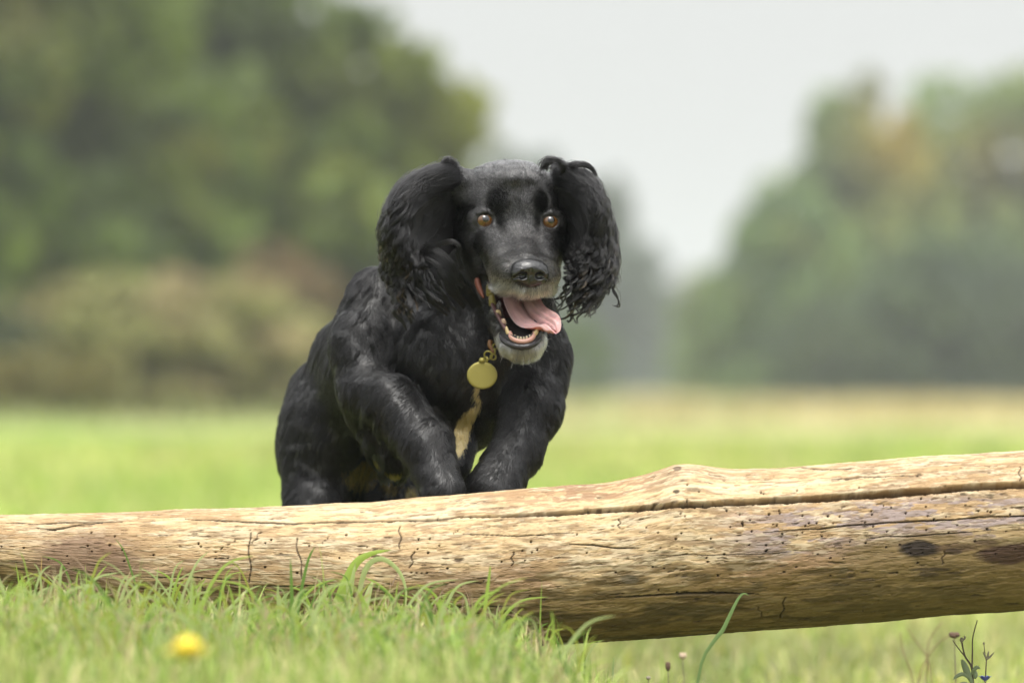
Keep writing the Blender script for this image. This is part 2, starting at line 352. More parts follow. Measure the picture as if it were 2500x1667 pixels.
# ------------------------------------------------------------ the log
def log_profile(u):
    ux = np.array([-500, 0, 213, 425, 680, 882, 1063, 1276, 1400, 1488, 1573, 1648, 1712, 1800, 1913, 2073, 2233, 2500, 3000])
    tv = np.array([1268, 1262, 1254, 1246, 1236, 1228, 1212, 1193, 1184, 1180, 1164, 1145, 1143, 1148, 1143, 1129, 1118, 1104, 1082])
    bx = np.array([-500, 0, 319, 531, 744, 957, 1148, 1382, 1595, 1913, 2233, 2500, 3000])
    bv = np.array([1435, 1450, 1500, 1525, 1555, 1586, 1592, 1580, 1563, 1537, 1516, 1495, 1470])
    k = (1-.387*.0*0)
    return np.interp(u, ux, tv), np.interp(u, bx, bv)
LOGD = -400.0
if 'log' not in SKIP:
    nu, nv = 1500, 520
    u = np.linspace(-330, 2830, nu)
    ker = np.hanning(31); ker /= ker.sum()
    up_ = np.concatenate([np.full(15, u[0]), u, np.full(15, u[-1])])
    tv, bv = log_profile(u)
    tv = np.convolve(np.pad(tv, 15, mode='edge'), ker, 'valid'); bv = np.convolve(np.pad(bv, 15, mode='edge'), np.ones(31)/31, 'valid')
    # denser rings of vertices on the side that faces the camera
    q = np.linspace(0, 1, nv, endpoint=False); phi = -np.pi + 2*np.pi*q; phi = phi - .62*np.sin(phi)
    UU, PH = np.meshgrid(u, phi, indexing='ij')
    TV, BV = tv[:, None], bv[:, None]; VC = (TV+BV)/2; RR = (BV-TV)/2
    vv = VC - RR*np.sin(PH)                     # photo row of each point
    front = np.cos(PH) > -0.15
    arc = PH*170.0
    disp = np.zeros_like(UU)
    disp += (fbm(UU/330, arc/120, 41, 3)-.5)*13
    disp += (fbm(UU/90+3, arc/26, 42, 3)-.5)*3.6
    fib = fbm(UU/120, arc/4.2+2*fbm(UU/150, arc/40, 9, 2), 43, 3)
    disp += (fib-.5)*.8
    flake = sm(.58, .60, fbm(UU/70+7, arc/13, 44, 4))
    disp += flake*.8
    pit = sm(.72, .80, fbm(UU/34, arc/5.5, 45, 3)); disp -= pit*2.6
    # colour
    cream = np.array([.63, .455, .25]); tan = np.array([.44, .28, .135]); brn = np.array([.17, .105, .05]); lil = np.array([.37, .29, .27])
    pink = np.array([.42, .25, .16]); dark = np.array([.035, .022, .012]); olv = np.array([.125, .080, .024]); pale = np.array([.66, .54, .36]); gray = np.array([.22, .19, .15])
    def mixc(c, k, w): w = w[..., None]; return c*(1-w)+k*w
    A = fbm(UU/260, arc/75, 51, 4); B = fbm(UU/95+5, arc/17, 52, 4); Cn = fbm(UU/40, arc/6.5, 53, 4); D = fbm(UU/420, arc/110, 54, 3); E = fbm(UU/11, arc/7, 55, 3)
    c = np.broadcast_to(cream, UU.shape+(3,)).copy()
    c = mixc(c, tan, .75*sm(.45, .62, A)); c = mixc(c, pale, .65*sm(.52, .60, B)); c = mixc(c, tan*.85, .55*sm(.55, .62, Cn))
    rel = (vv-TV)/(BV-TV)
    lilm = sm(1700, 1900, UU)*sm(.22, .28, rel)*(1-sm(.50, .62, rel))
    lp = fbm(UU/75, arc/14, 56, 4)
    c = mixc(c, lil, .95*lilm*sm(.48, .50, lp)); c = mixc(c, pink, .55*sm(.40, .55, rel+.15*(B-.5))*(1-sm(.62, .70, rel))*sm(.5, .56, D))
    c = mixc(c, brn, .42*sm(.50, .57, Cn)*sm(.02, .10, B-.40))
    fl1 = sm(.56, .585, fbm(UU/30+11, arc/5.0, 63, 4)); fl2 = sm(.60, .615, fbm(UU/16+31, arc/3.4, 64, 3)); fl3 = sm(.60, .63, fbm(UU/50+51, arc/9, 65, 4))
    c = mixc(c, tan*.62, .42*fl1*sm(.40, .55, A+.2*rel)); c = mixc(c, pale, .5*fl3*(1-fl1)); c = mixc(c, brn*1.1, .30*fl2*sm(.42, .6, fbm(UU/120, arc/30, 66, 3)+.12*rel))
    dash = sm(.70, .74, fbm(UU/22+77, arc/1.9, 67, 2)); c = mixc(c, dark*2, .42*dash*sm(.40, .55, fbm(UU/90, arc/20, 68, 3))); disp -= dash*1.5
    disp += (fl3-.5)*.7-fl1*.6
    # olive brown lower half: algae stain, plus shade painted into the colour
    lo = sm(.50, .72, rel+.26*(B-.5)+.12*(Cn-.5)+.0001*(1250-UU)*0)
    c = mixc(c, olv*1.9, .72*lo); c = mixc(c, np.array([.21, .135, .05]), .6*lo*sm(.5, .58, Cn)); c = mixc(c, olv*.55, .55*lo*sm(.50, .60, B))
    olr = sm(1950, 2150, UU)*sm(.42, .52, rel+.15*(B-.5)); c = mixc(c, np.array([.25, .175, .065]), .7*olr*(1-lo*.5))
    # reddish muddy patch on the left
    mud = np.exp(-(((UU-215)/125)**2+((vv-1365)/62)**2)**1.6)*sm(.30, .5, fbm(UU/45, arc/22, 57, 4)+.12); c = mixc(c, np.array([.25, .155, .095]), .9*np.clip(mud*1.6, 0, 1))
    # cracked brownish band on top left of the knot
    top = np.exp(-((UU-1430)/230.0)**2)*(1-sm(.08, .16, rel)); c = mixc(c, np.array([.30, .17, .09]), .8*top*sm(.48, .56, fbm(UU/24, arc/9, 58, 3)))
    c = mixc(c, dark*2, .8*pit*sm(.35, .5, B))
    c *= .84; c *= (.92+.18*E)[..., None]*(.90+.2*fib)[..., None]
    # splits along the grain
    def split(us, vs, wid, dep, wob=3, colr=None, lip=True):
        vc_ = np.interp(UU, us, vs) + (fbm(UU/80, UU*0+vs[0], int(vs[0]), 3)-.5)*wob*2
        ww = np.interp(UU, us, wid); ww = ww*(.85+.3*fbm(UU/30, UU*0, int(vs[0])+3, 2)+.35*(vv > vc_)*(fbm(UU/9, UU*0, int(vs[0])+8, 2)-.5))
        s = np.abs(vv-vc_)/np.maximum(ww, .05); on = front & (UU > us[0]) & (UU < us[-1])
        m = (1-sm(.55, 1.0, s))*on
        return m, np.interp(UU, us, dep)*m
    for us, vs, wid, dep in [
        ([450, 700, 960, 1130, 1276, 1488, 1700, 1913, 2126, 2300, 2540, 2700], [1268, 1277, 1270, 1262, 1258, 1246, 1235, 1222, 1209, 1196, 1177, 1165], [1.5, 2.2, 2.6, 3, 5, 6.5, 7.5, 9, 9.5, 9.5, 9, 8], [3, 5, 7, 9, 16, 24, 30, 36, 38, 38, 38, 38]),
        ([1860, 2000, 2200, 2540], [1297, 1287, 1272, 1254], [1.0, 2.2, 2.4, 2.2], [2, 6, 6, 5]),
        ([2110, 2250, 2420], [1312, 1303, 1292], [1.2, 1.8, .8], [3, 5, 2]),
        ([1130, 1260, 1400], [1303, 1306, 1300], [1, 1.8, .8], [2, 4, 2]),
        ([1390, 1440, 1490, 1560], [1328, 1328, 1333, 1336], [1.5, 2.2, 2.2, .8], [3, 6, 5, 2]),
        ([330, 480, 640], [1405, 1409, 1418], [1, 2, 1], [2, 5, 2]),
        ([620, 720, 860], [1426, 1427, 1424], [1, 2.2, 1], [2, 5, 2]),
        ([0, 130, 300], [1276, 1278, 1274], [1, 2.2, 1], [2, 5, 2]),
        ([90, 130, 180, 250], [1288, 1293, 1285, 1278], [1.5, 3, 3, 1.5], [3, 6, 6, 2]),
        ([1600, 1760, 1900], [1352, 1352, 1350], [.8, 1.4, .8], [2, 3, 2]),
        ([1500, 1620, 1760, 1850], [1455, 1450, 1448, 1452], [2, 3.5, 3.5, 1.5], [4, 8, 8, 3]),
        ([1000, 1130, 1260], [1488, 1480, 1478], [2, 3.5, 2], [3, 7, 3]),
        ([2030, 2120, 2230], [1170, 1165, 1162], [1, 2.4, 1], [3, 6, 2]),
        ([1960, 2010, 2090], [1141, 1142, 1141], [1, 2.4, 1], [3, 5, 2])]:
        m, dp = split(us, vs, wid, dep); disp -= dp; c = mixc(c, dark*.6, .97*m)
    # short cross-grain checks
    r_ = np.random.default_rng(8)
    chk = [(611, 1300, 613, 1420), (725, 1312, 742, 1410), (528, 1345, 575, 1318), (788, 1325, 805, 1308), (977, 1282, 978, 1336), (1004, 1383, 1010, 1345), (1005, 1395, 1040, 1397), (1122, 1290, 1108, 1300), (1250, 1378, 1252, 1346), (492, 1430, 512, 1452), (645, 1438, 646, 1470), (1908, 1510, 1915, 1460), (1850, 1485, 1862, 1505), (2294, 1375, 2300, 1345), (2488, 1170, 2490, 1140), (1510, 1288, 1512, 1268), (620, 1322, 636, 1298)]
    for (x0, y0, x1, y1) in chk:
        box = (UU > min(x0, x1)-14) & (UU < max(x0, x1)+14)
        Lx, Ly = x1-x0, y1-y0; LL = math.hypot(Lx, Ly)
        tt = np.clip(((UU-x0)*Lx+(vv-y0)*Ly)/LL**2, 0, 1)
        wob = 3*np.sin(tt*9+x0)
        ds = np.hypot(UU-(x0+Lx*tt)-wob, vv-(y0+Ly*tt)); m = (1-sm(1.0, 2.6, ds))*front*box
        disp -= m*4; c = mixc(c, dark, .85*m)
    # woodworm holes
    nh = 190; hu = r_.uniform(-300, 2800, nh); hr = np.clip(r_.normal(.42, .17, nh), .04, .92); hs = r_.uniform(1.8, 3.2, nh)
    hu[:75] = r_.uniform(1560, 2420, 75); hr[:75] = np.clip(r_.normal(.36, .12, 75), .2, .8)
    tvi, bvi = np.interp(hu, u, tv), np.interp(hu, u, bv); hv = tvi+(bvi-tvi)*hr
    du = u[1]-u[0]
    for a_, b_, s_ in zip(hu, hv, hs):
        i0 = max(0, int((a_-8-u[0])/du)); i1 = min(nu, int((a_+8-u[0])/du)+2)
        sl = slice(i0, i1)
        dd_ = np.hypot(UU[sl]-a_, vv[sl]-b_); m = (1-sm(s_*.6, s_*1.15, dd_))*front[sl]
        disp[sl] -= m*9; c[sl] = mixc(c[sl], dark*.4, .97*m)
    # wet dark stains on the right, knots
    def blot(u0, v0, ru, rv, colr, st, pw=2.2):
        s = ((np.abs(UU-u0)/ru)**2+(np.abs(vv-v0)/rv)**2)**.5+.45*(fbm(UU/30, arc/9, int(u0), 3)-.5)
        return mixc(c, np.array(colr), st*(1-sm(.65, 1.05, s))*front)
    for a_ in [(2240, 1337, 60, 23, (.022, .014, .010), .97), (2330, 1335, 60, 12, (.11, .065, .035), .75), (2322, 1344, 24, 10, (.05, .03, .018), .85), (2400, 1322, 34, 7, (.09, .055, .03), .8),
               (2460, 1350, 90, 30, (.06, .03, .018), .95), (2270, 1388, 55, 6, (.06, .04, .022), .85), (2262, 1400, 28, 8, (.06, .04, .022), .7), (2330, 1396, 25, 4, (.06, .04, .022), .8),
               (2110, 1413, 32, 5, (.06, .04, .02), .7), (2050, 1425, 30, 4, (.06, .04, .02), .7), (1535, 1412, 26, 13, (.10, .085, .06), .6), (2057, 1390, 12, 9, (.09, .07, .03), .6),
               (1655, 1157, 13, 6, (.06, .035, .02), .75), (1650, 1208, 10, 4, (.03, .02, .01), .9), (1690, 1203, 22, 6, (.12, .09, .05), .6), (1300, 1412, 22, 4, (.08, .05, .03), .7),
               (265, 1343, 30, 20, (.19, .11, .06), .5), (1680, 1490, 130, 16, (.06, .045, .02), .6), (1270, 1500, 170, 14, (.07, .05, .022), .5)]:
        c = blot(*a_)
    # knot bump on top
    disp += 12*np.exp(-(((UU-1668)/60)**2+((PH-1.1)/.55)**2))
    disp += 5*np.exp(-(((UU-215)/120)**2+((vv-1370)/60)**2))
    # the far end of the log lies a little farther away
    dep = LOGD + (1250-UU)*.05
    rad = RR+disp
    kk = (Y0+(dep-RR*.6)*S)/Y0
    P = np.stack([(UU-1250)*kk, dep-rad*.97*np.cos(PH), (HV-VC)*kk+rad*np.sin(PH)*kk], -1)
    Vm = w2m(P.reshape(-1, 3)); F = grid_faces(nu, nv, wrap=True)
    e0 = Vm[:nv].mean(0); e1 = Vm[-nv:].mean(0); Vm = np.vstack([Vm, e0, e1]); j = np.arange(nv); j2 = (j+1) % nv
    k0 = len(Vm)-2
    F = np.vstack([F, np.stack([j2, j, np.full(nv, k0), np.full(nv, k0)], -1), np.stack([(nu-1)*nv+j, (nu-1)*nv+j2, np.full(nv, k0+1), np.full(nv, k0+1)], -1)])
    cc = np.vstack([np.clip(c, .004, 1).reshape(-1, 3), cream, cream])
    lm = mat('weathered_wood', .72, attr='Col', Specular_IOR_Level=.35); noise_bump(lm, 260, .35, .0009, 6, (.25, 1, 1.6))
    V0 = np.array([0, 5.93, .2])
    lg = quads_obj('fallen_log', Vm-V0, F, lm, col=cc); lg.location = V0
    tag(lg, 'barkless pale weathered log with a long split, lying in front of the dog', 'log')
# ------------------------------------------------------------ the dog
def axis(segs):
    out = [np.array([segs[0][0]])]
    for a, b, h in segs: out.append(np.linspace(a, b, max(2, int((b-a)/h)+1))[1:])
    return np.concatenate(out).astype(np.float32)
class SDF:
    def __init__(s, X, Y, Z):
        s.ax = (X, Y, Z); s.F = np.full((len(X), len(Y), len(Z)), 300., np.float32)
    def sub(s, lo, hi):
        sl = tuple(slice(max(0, np.searchsorted(a, l)-1), np.searchsorted(a, h)+1) for a, l, h in zip(s.ax, lo, hi))
        g = [a[q] for a, q in zip(s.ax, sl)]
        return sl, g[0][:, None, None], g[1][None, :, None], g[2][None, None, :]
    def comb(s, sl, d, k, op):
        f = s.F[sl]
        if op == 'u': h = np.clip(.5+.5*(f-d)/k, 0, 1); s.F[sl] = f*(1-h)+d*h-k*h*(1-h)
        else: h = np.clip(.5-.5*(f+d)/k, 0, 1); s.F[sl] = f*(1-h)-d*h+k*h*(1-h)
    def ell(s, c, r, k=20, op='u', M=None):
        c = np.asarray(c, float); r = np.asarray(r, float); m = r.max()+k*1.6+12
        sl, x, y, z = s.sub(c-m, c+m); x, y, z = x-c[0], y-c[1], z-c[2]
        if M is not None: M = np.asarray(M); x, y, z = (M[i][0]*x+M[i][1]*y+M[i][2]*z for i in range(3))
        k0 = np.sqrt((x/r[0])**2+(y/r[1])**2+(z/r[2])**2); k1 = np.sqrt((x/r[0]**2)**2+(y/r[1]**2)**2+(z/r[2]**2)**2)+1e-9
        s.comb(sl, k0*(k0-1)/k1, k, op)
    def cone(s, a, b, ra, rb, k=20, op='u'):
        a = np.asarray(a, float); b = np.asarray(b, float); m = max(ra, rb)+k*1.6+12
        sl, x, y, z = s.sub(np.minimum(a, b)-m, np.maximum(a, b)+m); v = b-a; L2 = (v**2).sum()
        t = np.clip(((x-a[0])*v[0]+(y-a[1])*v[1]+(z-a[2])*v[2])/L2, 0, 1)
        d = np.sqrt((x-a[0]-v[0]*t)**2+(y-a[1]-v[1]*t)**2+(z-a[2]-v[2]*t)**2)-(ra+(rb-ra)*t)
        s.comb(sl, d, k, op)
    def mesh(s):
        F = s.F; X, Y, Z = s.ax; neg = F < 0
        cnt = np.zeros(tuple(n-1 for n in F.shape), np.int8)
        for i in (0, 1):
            for j in (0, 1):
                for l in (0, 1): cnt += neg[i:F.shape[0]-1+i, j:F.shape[1]-1+j, l:F.shape[2]-1+l]
        act = (cnt > 0) & (cnt < 8); idx = np.argwhere(act); ids = np.full(act.shape, -1, np.int32); ids[act] = np.arange(len(idx))
        acc = np.zeros((len(idx), 3)); num = np.zeros(len(idx))
        cs = [(i, j, l) for i in (0, 1) for j in (0, 1) for l in (0, 1)]
        for a in cs:
            for ax in range(3):
                if a[ax]: continue
                b = list(a); b[ax] = 1
                ia = idx+np.array(a); ib = idx+np.array(b)
                fa = F[ia[:, 0], ia[:, 1], ia[:, 2]]; fb = F[ib[:, 0], ib[:, 1], ib[:, 2]]; m = (fa < 0) != (fb < 0)
                t = fa[m]/(fa[m]-fb[m]); pa = np.stack([X[ia[m, 0]], Y[ia[m, 1]], Z[ia[m, 2]]], -1); pb = np.stack([X[ib[m, 0]], Y[ib[m, 1]], Z[ib[m, 2]]], -1)
                acc[m] += pa+(pb-pa)*t[:, None]; num[m] += 1
        V = acc/num[:, None]; Q = []
        for ax in range(3):
            o1, o2 = [(1, 2), (2, 0), (0, 1)][ax]
            sh = list(F.shape); A = [slice(1, n-1) for n in sh]; A[ax] = slice(0, sh[ax]-1); Bs = list(A); Bs[ax] = slice(1, sh[ax])
            na = neg[tuple(A)]; nb = neg[tuple(Bs)]; e = np.argwhere(na != nb); flip = na[tuple(e.T)]
            off = np.array([1, 1, 1]); off[ax] = 0; e = e+off
            def cell(d1, d2): q = e.copy(); q[:, o1] -= d1; q[:, o2] -= d2; return ids[q[:, 0], q[:, 1], q[:, 2]]
            q = np.stack([cell(1, 1), cell(0, 1), cell(0, 0), cell(1, 0)], -1)
            q[~flip] = q[~flip][:, ::-1]; Q.append(q)
        return V, np.vstack(Q)
def normals(V, F):
    n = np.cross(V[F[:, 2]]-V[F[:, 0]], V[F[:, 3]]-V[F[:, 1]]); N_ = np.zeros_like(V)
    for i in range(4): np.add.at(N_, F[:, i], n)
    return N_/(np.linalg.norm(N_, axis=1, keepdims=True)+1e-12)

YAW = R(11); HO = W(1263, 539, 20)
RH = np.array([[math.cos(YAW), -math.sin(YAW), 0], [math.sin(YAW), math.cos(YAW), 0], [0, 0, 1]])
ROLL = R(-0.8); RR_ = np.array([[math.cos(ROLL), 0, -math.sin(ROLL)], [0, 1, 0], [math.sin(ROLL), 0, math.cos(ROLL)]])
RH = RH@RR_
def H(x, y, z): return HO + RH@np.array([x, y, z], float)
def toH(P): return (P-HO)@RH
RHT = RH.T
def w3(u, v, d): return W(u, v, d)

if 'dog' not in SKIP:
    coarse = 2.0 if 'lo' in SKIP else 1.0
    X = axis([(-680, -150, 7*coarse), (-150, 150, 2.4*coarse), (150, 330, 5*coarse)])
    Y = axis([(-230, 160, 2.4*coarse), (160, 1250, 8*coarse)])
    Z = axis([(-1010, -330, 8*coarse), (-330, 90, 2.6*coarse), (90, 590, 2.4*coarse)])
    s = SDF(X, Y, Z)
    # trunk
    s.ell(w3(1112, 888, 330), (205, 235, 212), 30)
    s.cone(w3(1070, 905, 400), w3(960, 940, 640), 180, 178, 60)
    s.cone(w3(960, 880, 460), w3(900, 890, 700), 150, 150, 60)
    s.cone(w3(980, 980, 640), w3(840, 1000, 900), 165, 150, 60)
    s.cone(w3(960, 770, 380), w3(930, 790, 520), 92, 110, 60)          # withers
    s.cone(w3(1240, 540, 180), w3(1150, 790, 320), 108, 165, 50)       # neck
    s.cone(w3(1250, 620, 190), w3(1250, 820, 250), 80, 120, 45)        # throat
    s.ell(w3(1140, 985, 250), (92, 95, 108), 40)                    # breast
    # haunch and hind legs
    s.ell(w3(812, 1060, 800), (136, 215, 190), 50)
    s.cone(w3(790, 1080, 760), w3(762, 1330, 610), 112, 70, 40)
    s.cone(w3(762, 1330, 610), w3(735, 1560, 800), 60, 34, 22); s.cone(w3(735, 1560, 800), w3(735, 1790, 730), 33, 28, 14)
    s.cone(w3(735, 1800, 730), w3(730, 1815, 660), 32, 30, 14)
    s.cone(w3(960, 1080, 830), w3(960, 1330, 660), 100, 62, 40)
    s.cone(w3(960, 1330, 660), w3(935, 1560, 830), 55, 33, 22); s.cone(w3(935, 1560, 830), w3(935, 1780, 770), 32, 28, 14)
    s.cone(w3(935, 1790, 770), w3(932, 1805, 700), 32, 30, 14)
    s.cone(w3(800, 960, 960), w3(850, 900, 1080), 60, 22, 30)          # tail root
    # shoulder and fore leg on the picture's left: upper arm, elbow, folded forearm
    s.cone(w3(925, 740, 330), w3(888, 850, 245), 92, 82, 45)
    s.cone(w3(886, 840, 240), w3(895, 960, 180), 78, 68, 30)
    s.cone(w3(905, 960, 150), w3(968, 985, 90), 62, 66, 20)
    s.cone(w3(960, 985, 95), w3(1040, 1085, 10), 70, 66, 16)
    s.cone(w3(1040, 1085, 10), w3(1082, 1200, -60), 66, 55, 16)
    s.cone(w3(1082, 1200, -60), w3(1105, 1300, -60), 50, 42, 14)
    s.cone(w3(1105, 1305, -60), w3(1112, 1370, -90), 40, 36, 12)
    s.cone(w3(905, 1010, 220), w3(965, 1120, 230), 64, 50, 24)         # loose skin behind the elbow
    # shoulder and fore leg on the right
    s.ell(w3(1300, 870, 270), (88, 130, 110), 40)
    s.cone(w3(1312, 900, 230), w3(1296, 1000, 160), 82, 78, 30)
    s.cone(w3(1296, 1000, 160), w3(1256, 1110, 80), 77, 60, 20)
    s.cone(w3(1254, 1112, 80), w3(1200, 1204, 20), 60, 69, 10)
    s.cone(w3(1200, 1208, 20), w3(1185, 1310, -20), 70, 38, 10)
    s.cone(w3(1128, 1060, 220), w3(1100, 1140, 150), 52, 44, 20)
    s.cone(w3(1185, 1312, -20), w3(1185, 1370, -60), 38, 35, 12)
    # head
    s.ell(H(0, 112, 46), (130, 130, 100), 14, M=RHT)
    s.ell(H(0, 80, 96), (98, 100, 50), 16, M=RHT)
    for e in (-1, 1):
        s.ell(H(e*50, 30, 44), (34, 28, 30), 20, M=RHT)                # brow
        s.ell(H(e*98, 78, -36), (44, 70, 62), 18, M=RHT)               # cheek bone
        s.ell(H(e*74, 92, -100), (50, 70, 66), 20, M=RHT)              # jaw muscle
        s.cone(H(e*66, 14, -40), H(e*50, -56, -98), 38, 42, 20)
        s.ell(H(e*38, -92, -132), (49, 70, 47), 16, M=RHT)             # upper lip
        s.ell(H(e*82, 24, 0), (45, 34, 35), 12, M=RHT)                 # lids
        s.ell(H(e*128, 92, 84), (48, 42, 44), 26, M=RHT)               # root of the ear
    s.ell(H(0, 100, 40), (108, 122, 96), 14, M=RHT)
    s.cone(H(0, 40, 20), H(0, 2, -52), 52, 50, 26)
    s.cone(H(0, 12, -58), H(0, -60, -96), 52, 46, 22)
    s.cone(H(0, -60, -98), H(0, -122, -122), 47, 44, 14)
    s.ell(H(0, -128, -150), (44, 44, 36), 12, M=RHT)
    # lower jaw, then the open mouth
    s.cone(w3(1222, 690, 105), w3(1266, 815, -55), 62, 50, 22)
    s.cone(w3(1266, 815, -55), w3(1271, 826, -74), 50, 47, 10)
    s.cone(w3(1238, 668, 72), w3(1272, 793, -86), 48, 38, 7, 's')
    s.cone(w3(1184, 686, 36), w3(1206, 730, 0), 19, 17, 5, 's')
    s.ell(w3(1285, 728, -30), (62, 70, 26), 6, 's')
    s.cone(w3(1170, 712, 70), w3(1196, 770, 28), 11, 10, 5); s.cone(w3(1196, 770, 28), w3(1222, 812, -30), 10, 9, 5)   # dark lip rim
    for e in (-1, 1):
        s.ell(H(e*82, -14, -1), (20.5, 30, 17.5), 3, 's', M=RHT)
    for e in (-1, 1):
        s.cone(H(e*82-17, -4, 15.5), H(e*82, -9, 20.5), 4.5, 5, 5); s.cone(H(e*82, -9, 20.5), H(e*82+17, -4, 15), 5, 4.5, 5)   # upper lid hood
    # philtrum and nostril seat
    s.cone(H(0, -178, -165), H(0, -172, -188), 3, 4, 4, 's')
    V, F = s.mesh(); del s
    NV = normals(V, F)
    # muscle and skin relief
    amp = (fbm(V[:, 0]/70+V[:, 1]/90, V[:, 2]/95, 61, 3)-.5)*20*sm(60, 260, np.linalg.norm(V-HO, axis=1))
    V = V+NV*amp[:, None]
    Hc = toH(V)
    A = w3(1238, 668, 72); B = w3(1272, 793, -86); vv_ = B-A; t = np.clip(((V-A)@vv_)/(vv_@vv_), 0, 1)
    dm = np.linalg.norm(V-A-vv_*t[:, None], axis=1)-(48-9*t)
    inmouth = (dm < 3.0) & (np.abs(Hc[:, 0]) < 90)
    inmouth |= (np.linalg.norm((V-w3(1285, 728, -30))/np.array([62, 70, 26]), axis=1) < 1.08) & (V[:, 2] > w3(0, 800, 0)[2])
    def lipdist(P):
        out = np.full(len(P), 1e9)
        for a, b in [((1170, 712, 70), (1196, 770, 28)), ((1196, 770, 28), (1222, 812, -30))]:
            a = w3(*a); b = w3(*b); v = b-a; t = np.clip(((P-a)@v)/(v@v), 0, 1); out = np.minimum(out, np.linalg.norm(P-a-v*t[:, None], axis=1)-10)
        return out
    lip = lipdist(V) < 3
    col = np.tile(np.array([.0075, .0070, .0068]), (len(V), 1))
    col[inmouth] = (.075, .018, .016)
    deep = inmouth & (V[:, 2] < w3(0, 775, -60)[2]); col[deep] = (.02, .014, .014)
    col[lip] = (.016, .014, .016)
    kx_ = Y0/(Y0+V[:, 1]*S); su = 1250+V[:, 0]*kx_; sv = HV-V[:, 2]*kx_
    wl = sm(-162, -176, Hc[:, 2])*(Hc[:, 1] < -30)*(Hc[:, 2] > -225)*~inmouth; wl = np.maximum(wl, (sm(840, 850, sv+.62*np.abs(su-1272))*(V[:, 1] < -25)*(sv < 885)*((sv > 846) | (np.abs(su-1272) > 58))*(np.abs(su-1270) < 75))); wl = (wl*.8)[:, None]
    col = col*(1-wl)+np.array([.42, .36, .24])*wl
    bl_ = spline([(1168, 940), (1163, 965), (1170, 990), (1150, 1012), (1132, 1040), (1126, 1075), (1120, 1110)], 40); bw_ = np.interp(np.linspace(0, 6, 40), range(7), [6, 7, 5, 14, 20, 18, 5])
    nb_ = np.flatnonzero((V[:, 1] > 20) & (V[:, 1] < 330) & (su > 1080) & (su < 1200) & (sv > 920) & (sv < 1130))
    db_ = np.min(np.hypot(su[nb_, None]-bl_[None, :, 0], sv[nb_, None]-bl_[None, :, 1])-bw_[None], axis=1); col[nb_[db_ < 0]] = (.42, .32, .14)
    skin = mat('dog_skin', .45, attr='Col'); 
    dogV0 = np.array([0.0, 6.3, 0.0])
    dog = mesh_obj('dog', w2m(V)-dogV0, F, skin, col=col); dog.location = dogV0
    tag(dog, 'black spaniel with flying curly ears and open mouth leaping over the pale log', 'dog')
    def place(o): o.parent = dog; o.location = -dogV0 if False else (0, 0, 0); return o
    def m3(P): return w2m(P)-dogV0

    # ---------------- eyes
    em = bpy.data.materials.new('eye'); em.use_nodes = True; n = em.node_tree.nodes; l = em.node_tree.links; b = n['Principled BSDF']
    a = n.new('ShaderNodeAttribute'); a.attribute_name = 'Col'; l.new(a.outputs['Color'], b.inputs['Base Color'])
    b.inputs['Roughness'].default_value = .12; b.inputs['Coat Weight'].default_value = 1; b.inputs['Coat Roughness'].default_value = .02; b.inputs['Coat IOR'].default_value = 1.85; b.inputs['Specular IOR Level'].default_value = .1
    for e in (-1, 1):
        th, ph = np.meshgrid(np.linspace(0, np.pi, 65), np.arange(96)/96*2*np.pi, indexing='ij')
        r = 27.0 + 1.6*np.exp(-(th/.55)**2)
        g = np.array([.06 if e < 0 else .02, -1, .16]); g /= np.linalg.norm(g); a1 = np.cross(g, [0, 0, 1]); a1 /= np.linalg.norm(a1); a2 = np.cross(g, a1)
        d = np.cos(th)[..., None]*g+np.sin(th)[..., None]*(np.cos(ph)[..., None]*a1+np.sin(ph)[..., None]*a2)
        P = (H(e*82, 16, -1) + (d*r[..., None]).reshape(-1, 3)@RH.T)
        st = fbm(ph*9, th*5, 71, 3)
        rr = np.sin(th)*27
        c = np.where((rr < 9.0)[..., None], np.array([.003, .003, .003]), np.array([.10, .042, .009])*(.6+.8*st)[..., None])
        c = np.where(((rr > 19.5))[..., None], np.array([.02, .012, .008]), c); c = np.where(((rr > 24))[..., None], np.array([.12, .09, .08]), c)
        c = np.where((th > 1.6)[..., None], np.array([.1, .05, .04]), c)
        eye = mesh_obj('eye', m3(P), grid_faces(65, 96, wrap=True)[:, ::-1], em, dog, col=c.reshape(-1, 3))
        # wet rim of the lids
        tt = np.arange(48)/48*2*np.pi
        path = np.array([H(e*82+20.5*math.cos(q), -10+5.5*abs(math.cos(q))**1.5+3*abs(math.sin(q)), -1+(14.5 if math.sin(q) > 0 else 17.5)*math.sin(q)) for q in np.append(tt, tt[:2])])
        Vt, Ft = tube(path, 2.3, 8, cap=False)
        mesh_obj('eyelid_rim', m3(Vt), Ft, mat('eyelid_rim', .3, (.012, .011, .011)), dog)

    # ---------------- nose
    ns = SDF(axis([(-70, 70, 1.5)]), axis([(-60, 60, 1.5)]), axis([(-55, 55, 1.5)]))
    ns.ell((0, 6, 10), (44, 34, 24), 8); ns.ell((-22, 0, -2), (24, 26, 27), 8); ns.ell((22, 0, -2), (24, 26, 27), 8); ns.ell((0, 2, -16), (24, 22, 20), 8)
    for e in (-1, 1):
        ns.ell((e*21, -25, -8), (12, 15, 10), 4, 's'); ns.cone((e*32, -20, -9), (e*42, -6, -15), 4, 4, 4, 's')
    ns.cone((0, -29, 6), (0, -24, -40), 2.2, 3, 4, 's')
    NVv, NF = ns.mesh(); nn = normals(NVv, NF)
    NVv = NVv+nn*((fbm(NVv[:, 0]/3.5+NVv[:, 1]/7, NVv[:, 2]/3.5+NVv[:, 1]/5, 81, 2)-.5)*1.6)[:, None]
    NVv[:, 1] -= 163; NVv[:, 2] -= 130; NVv[:, 2] *= 1.0
    nm = mat('nose_leather', .26, (.003, .003, .0033), Specular_IOR_Level=.9); noise_bump(nm, 1600, .5, .0004, 2)
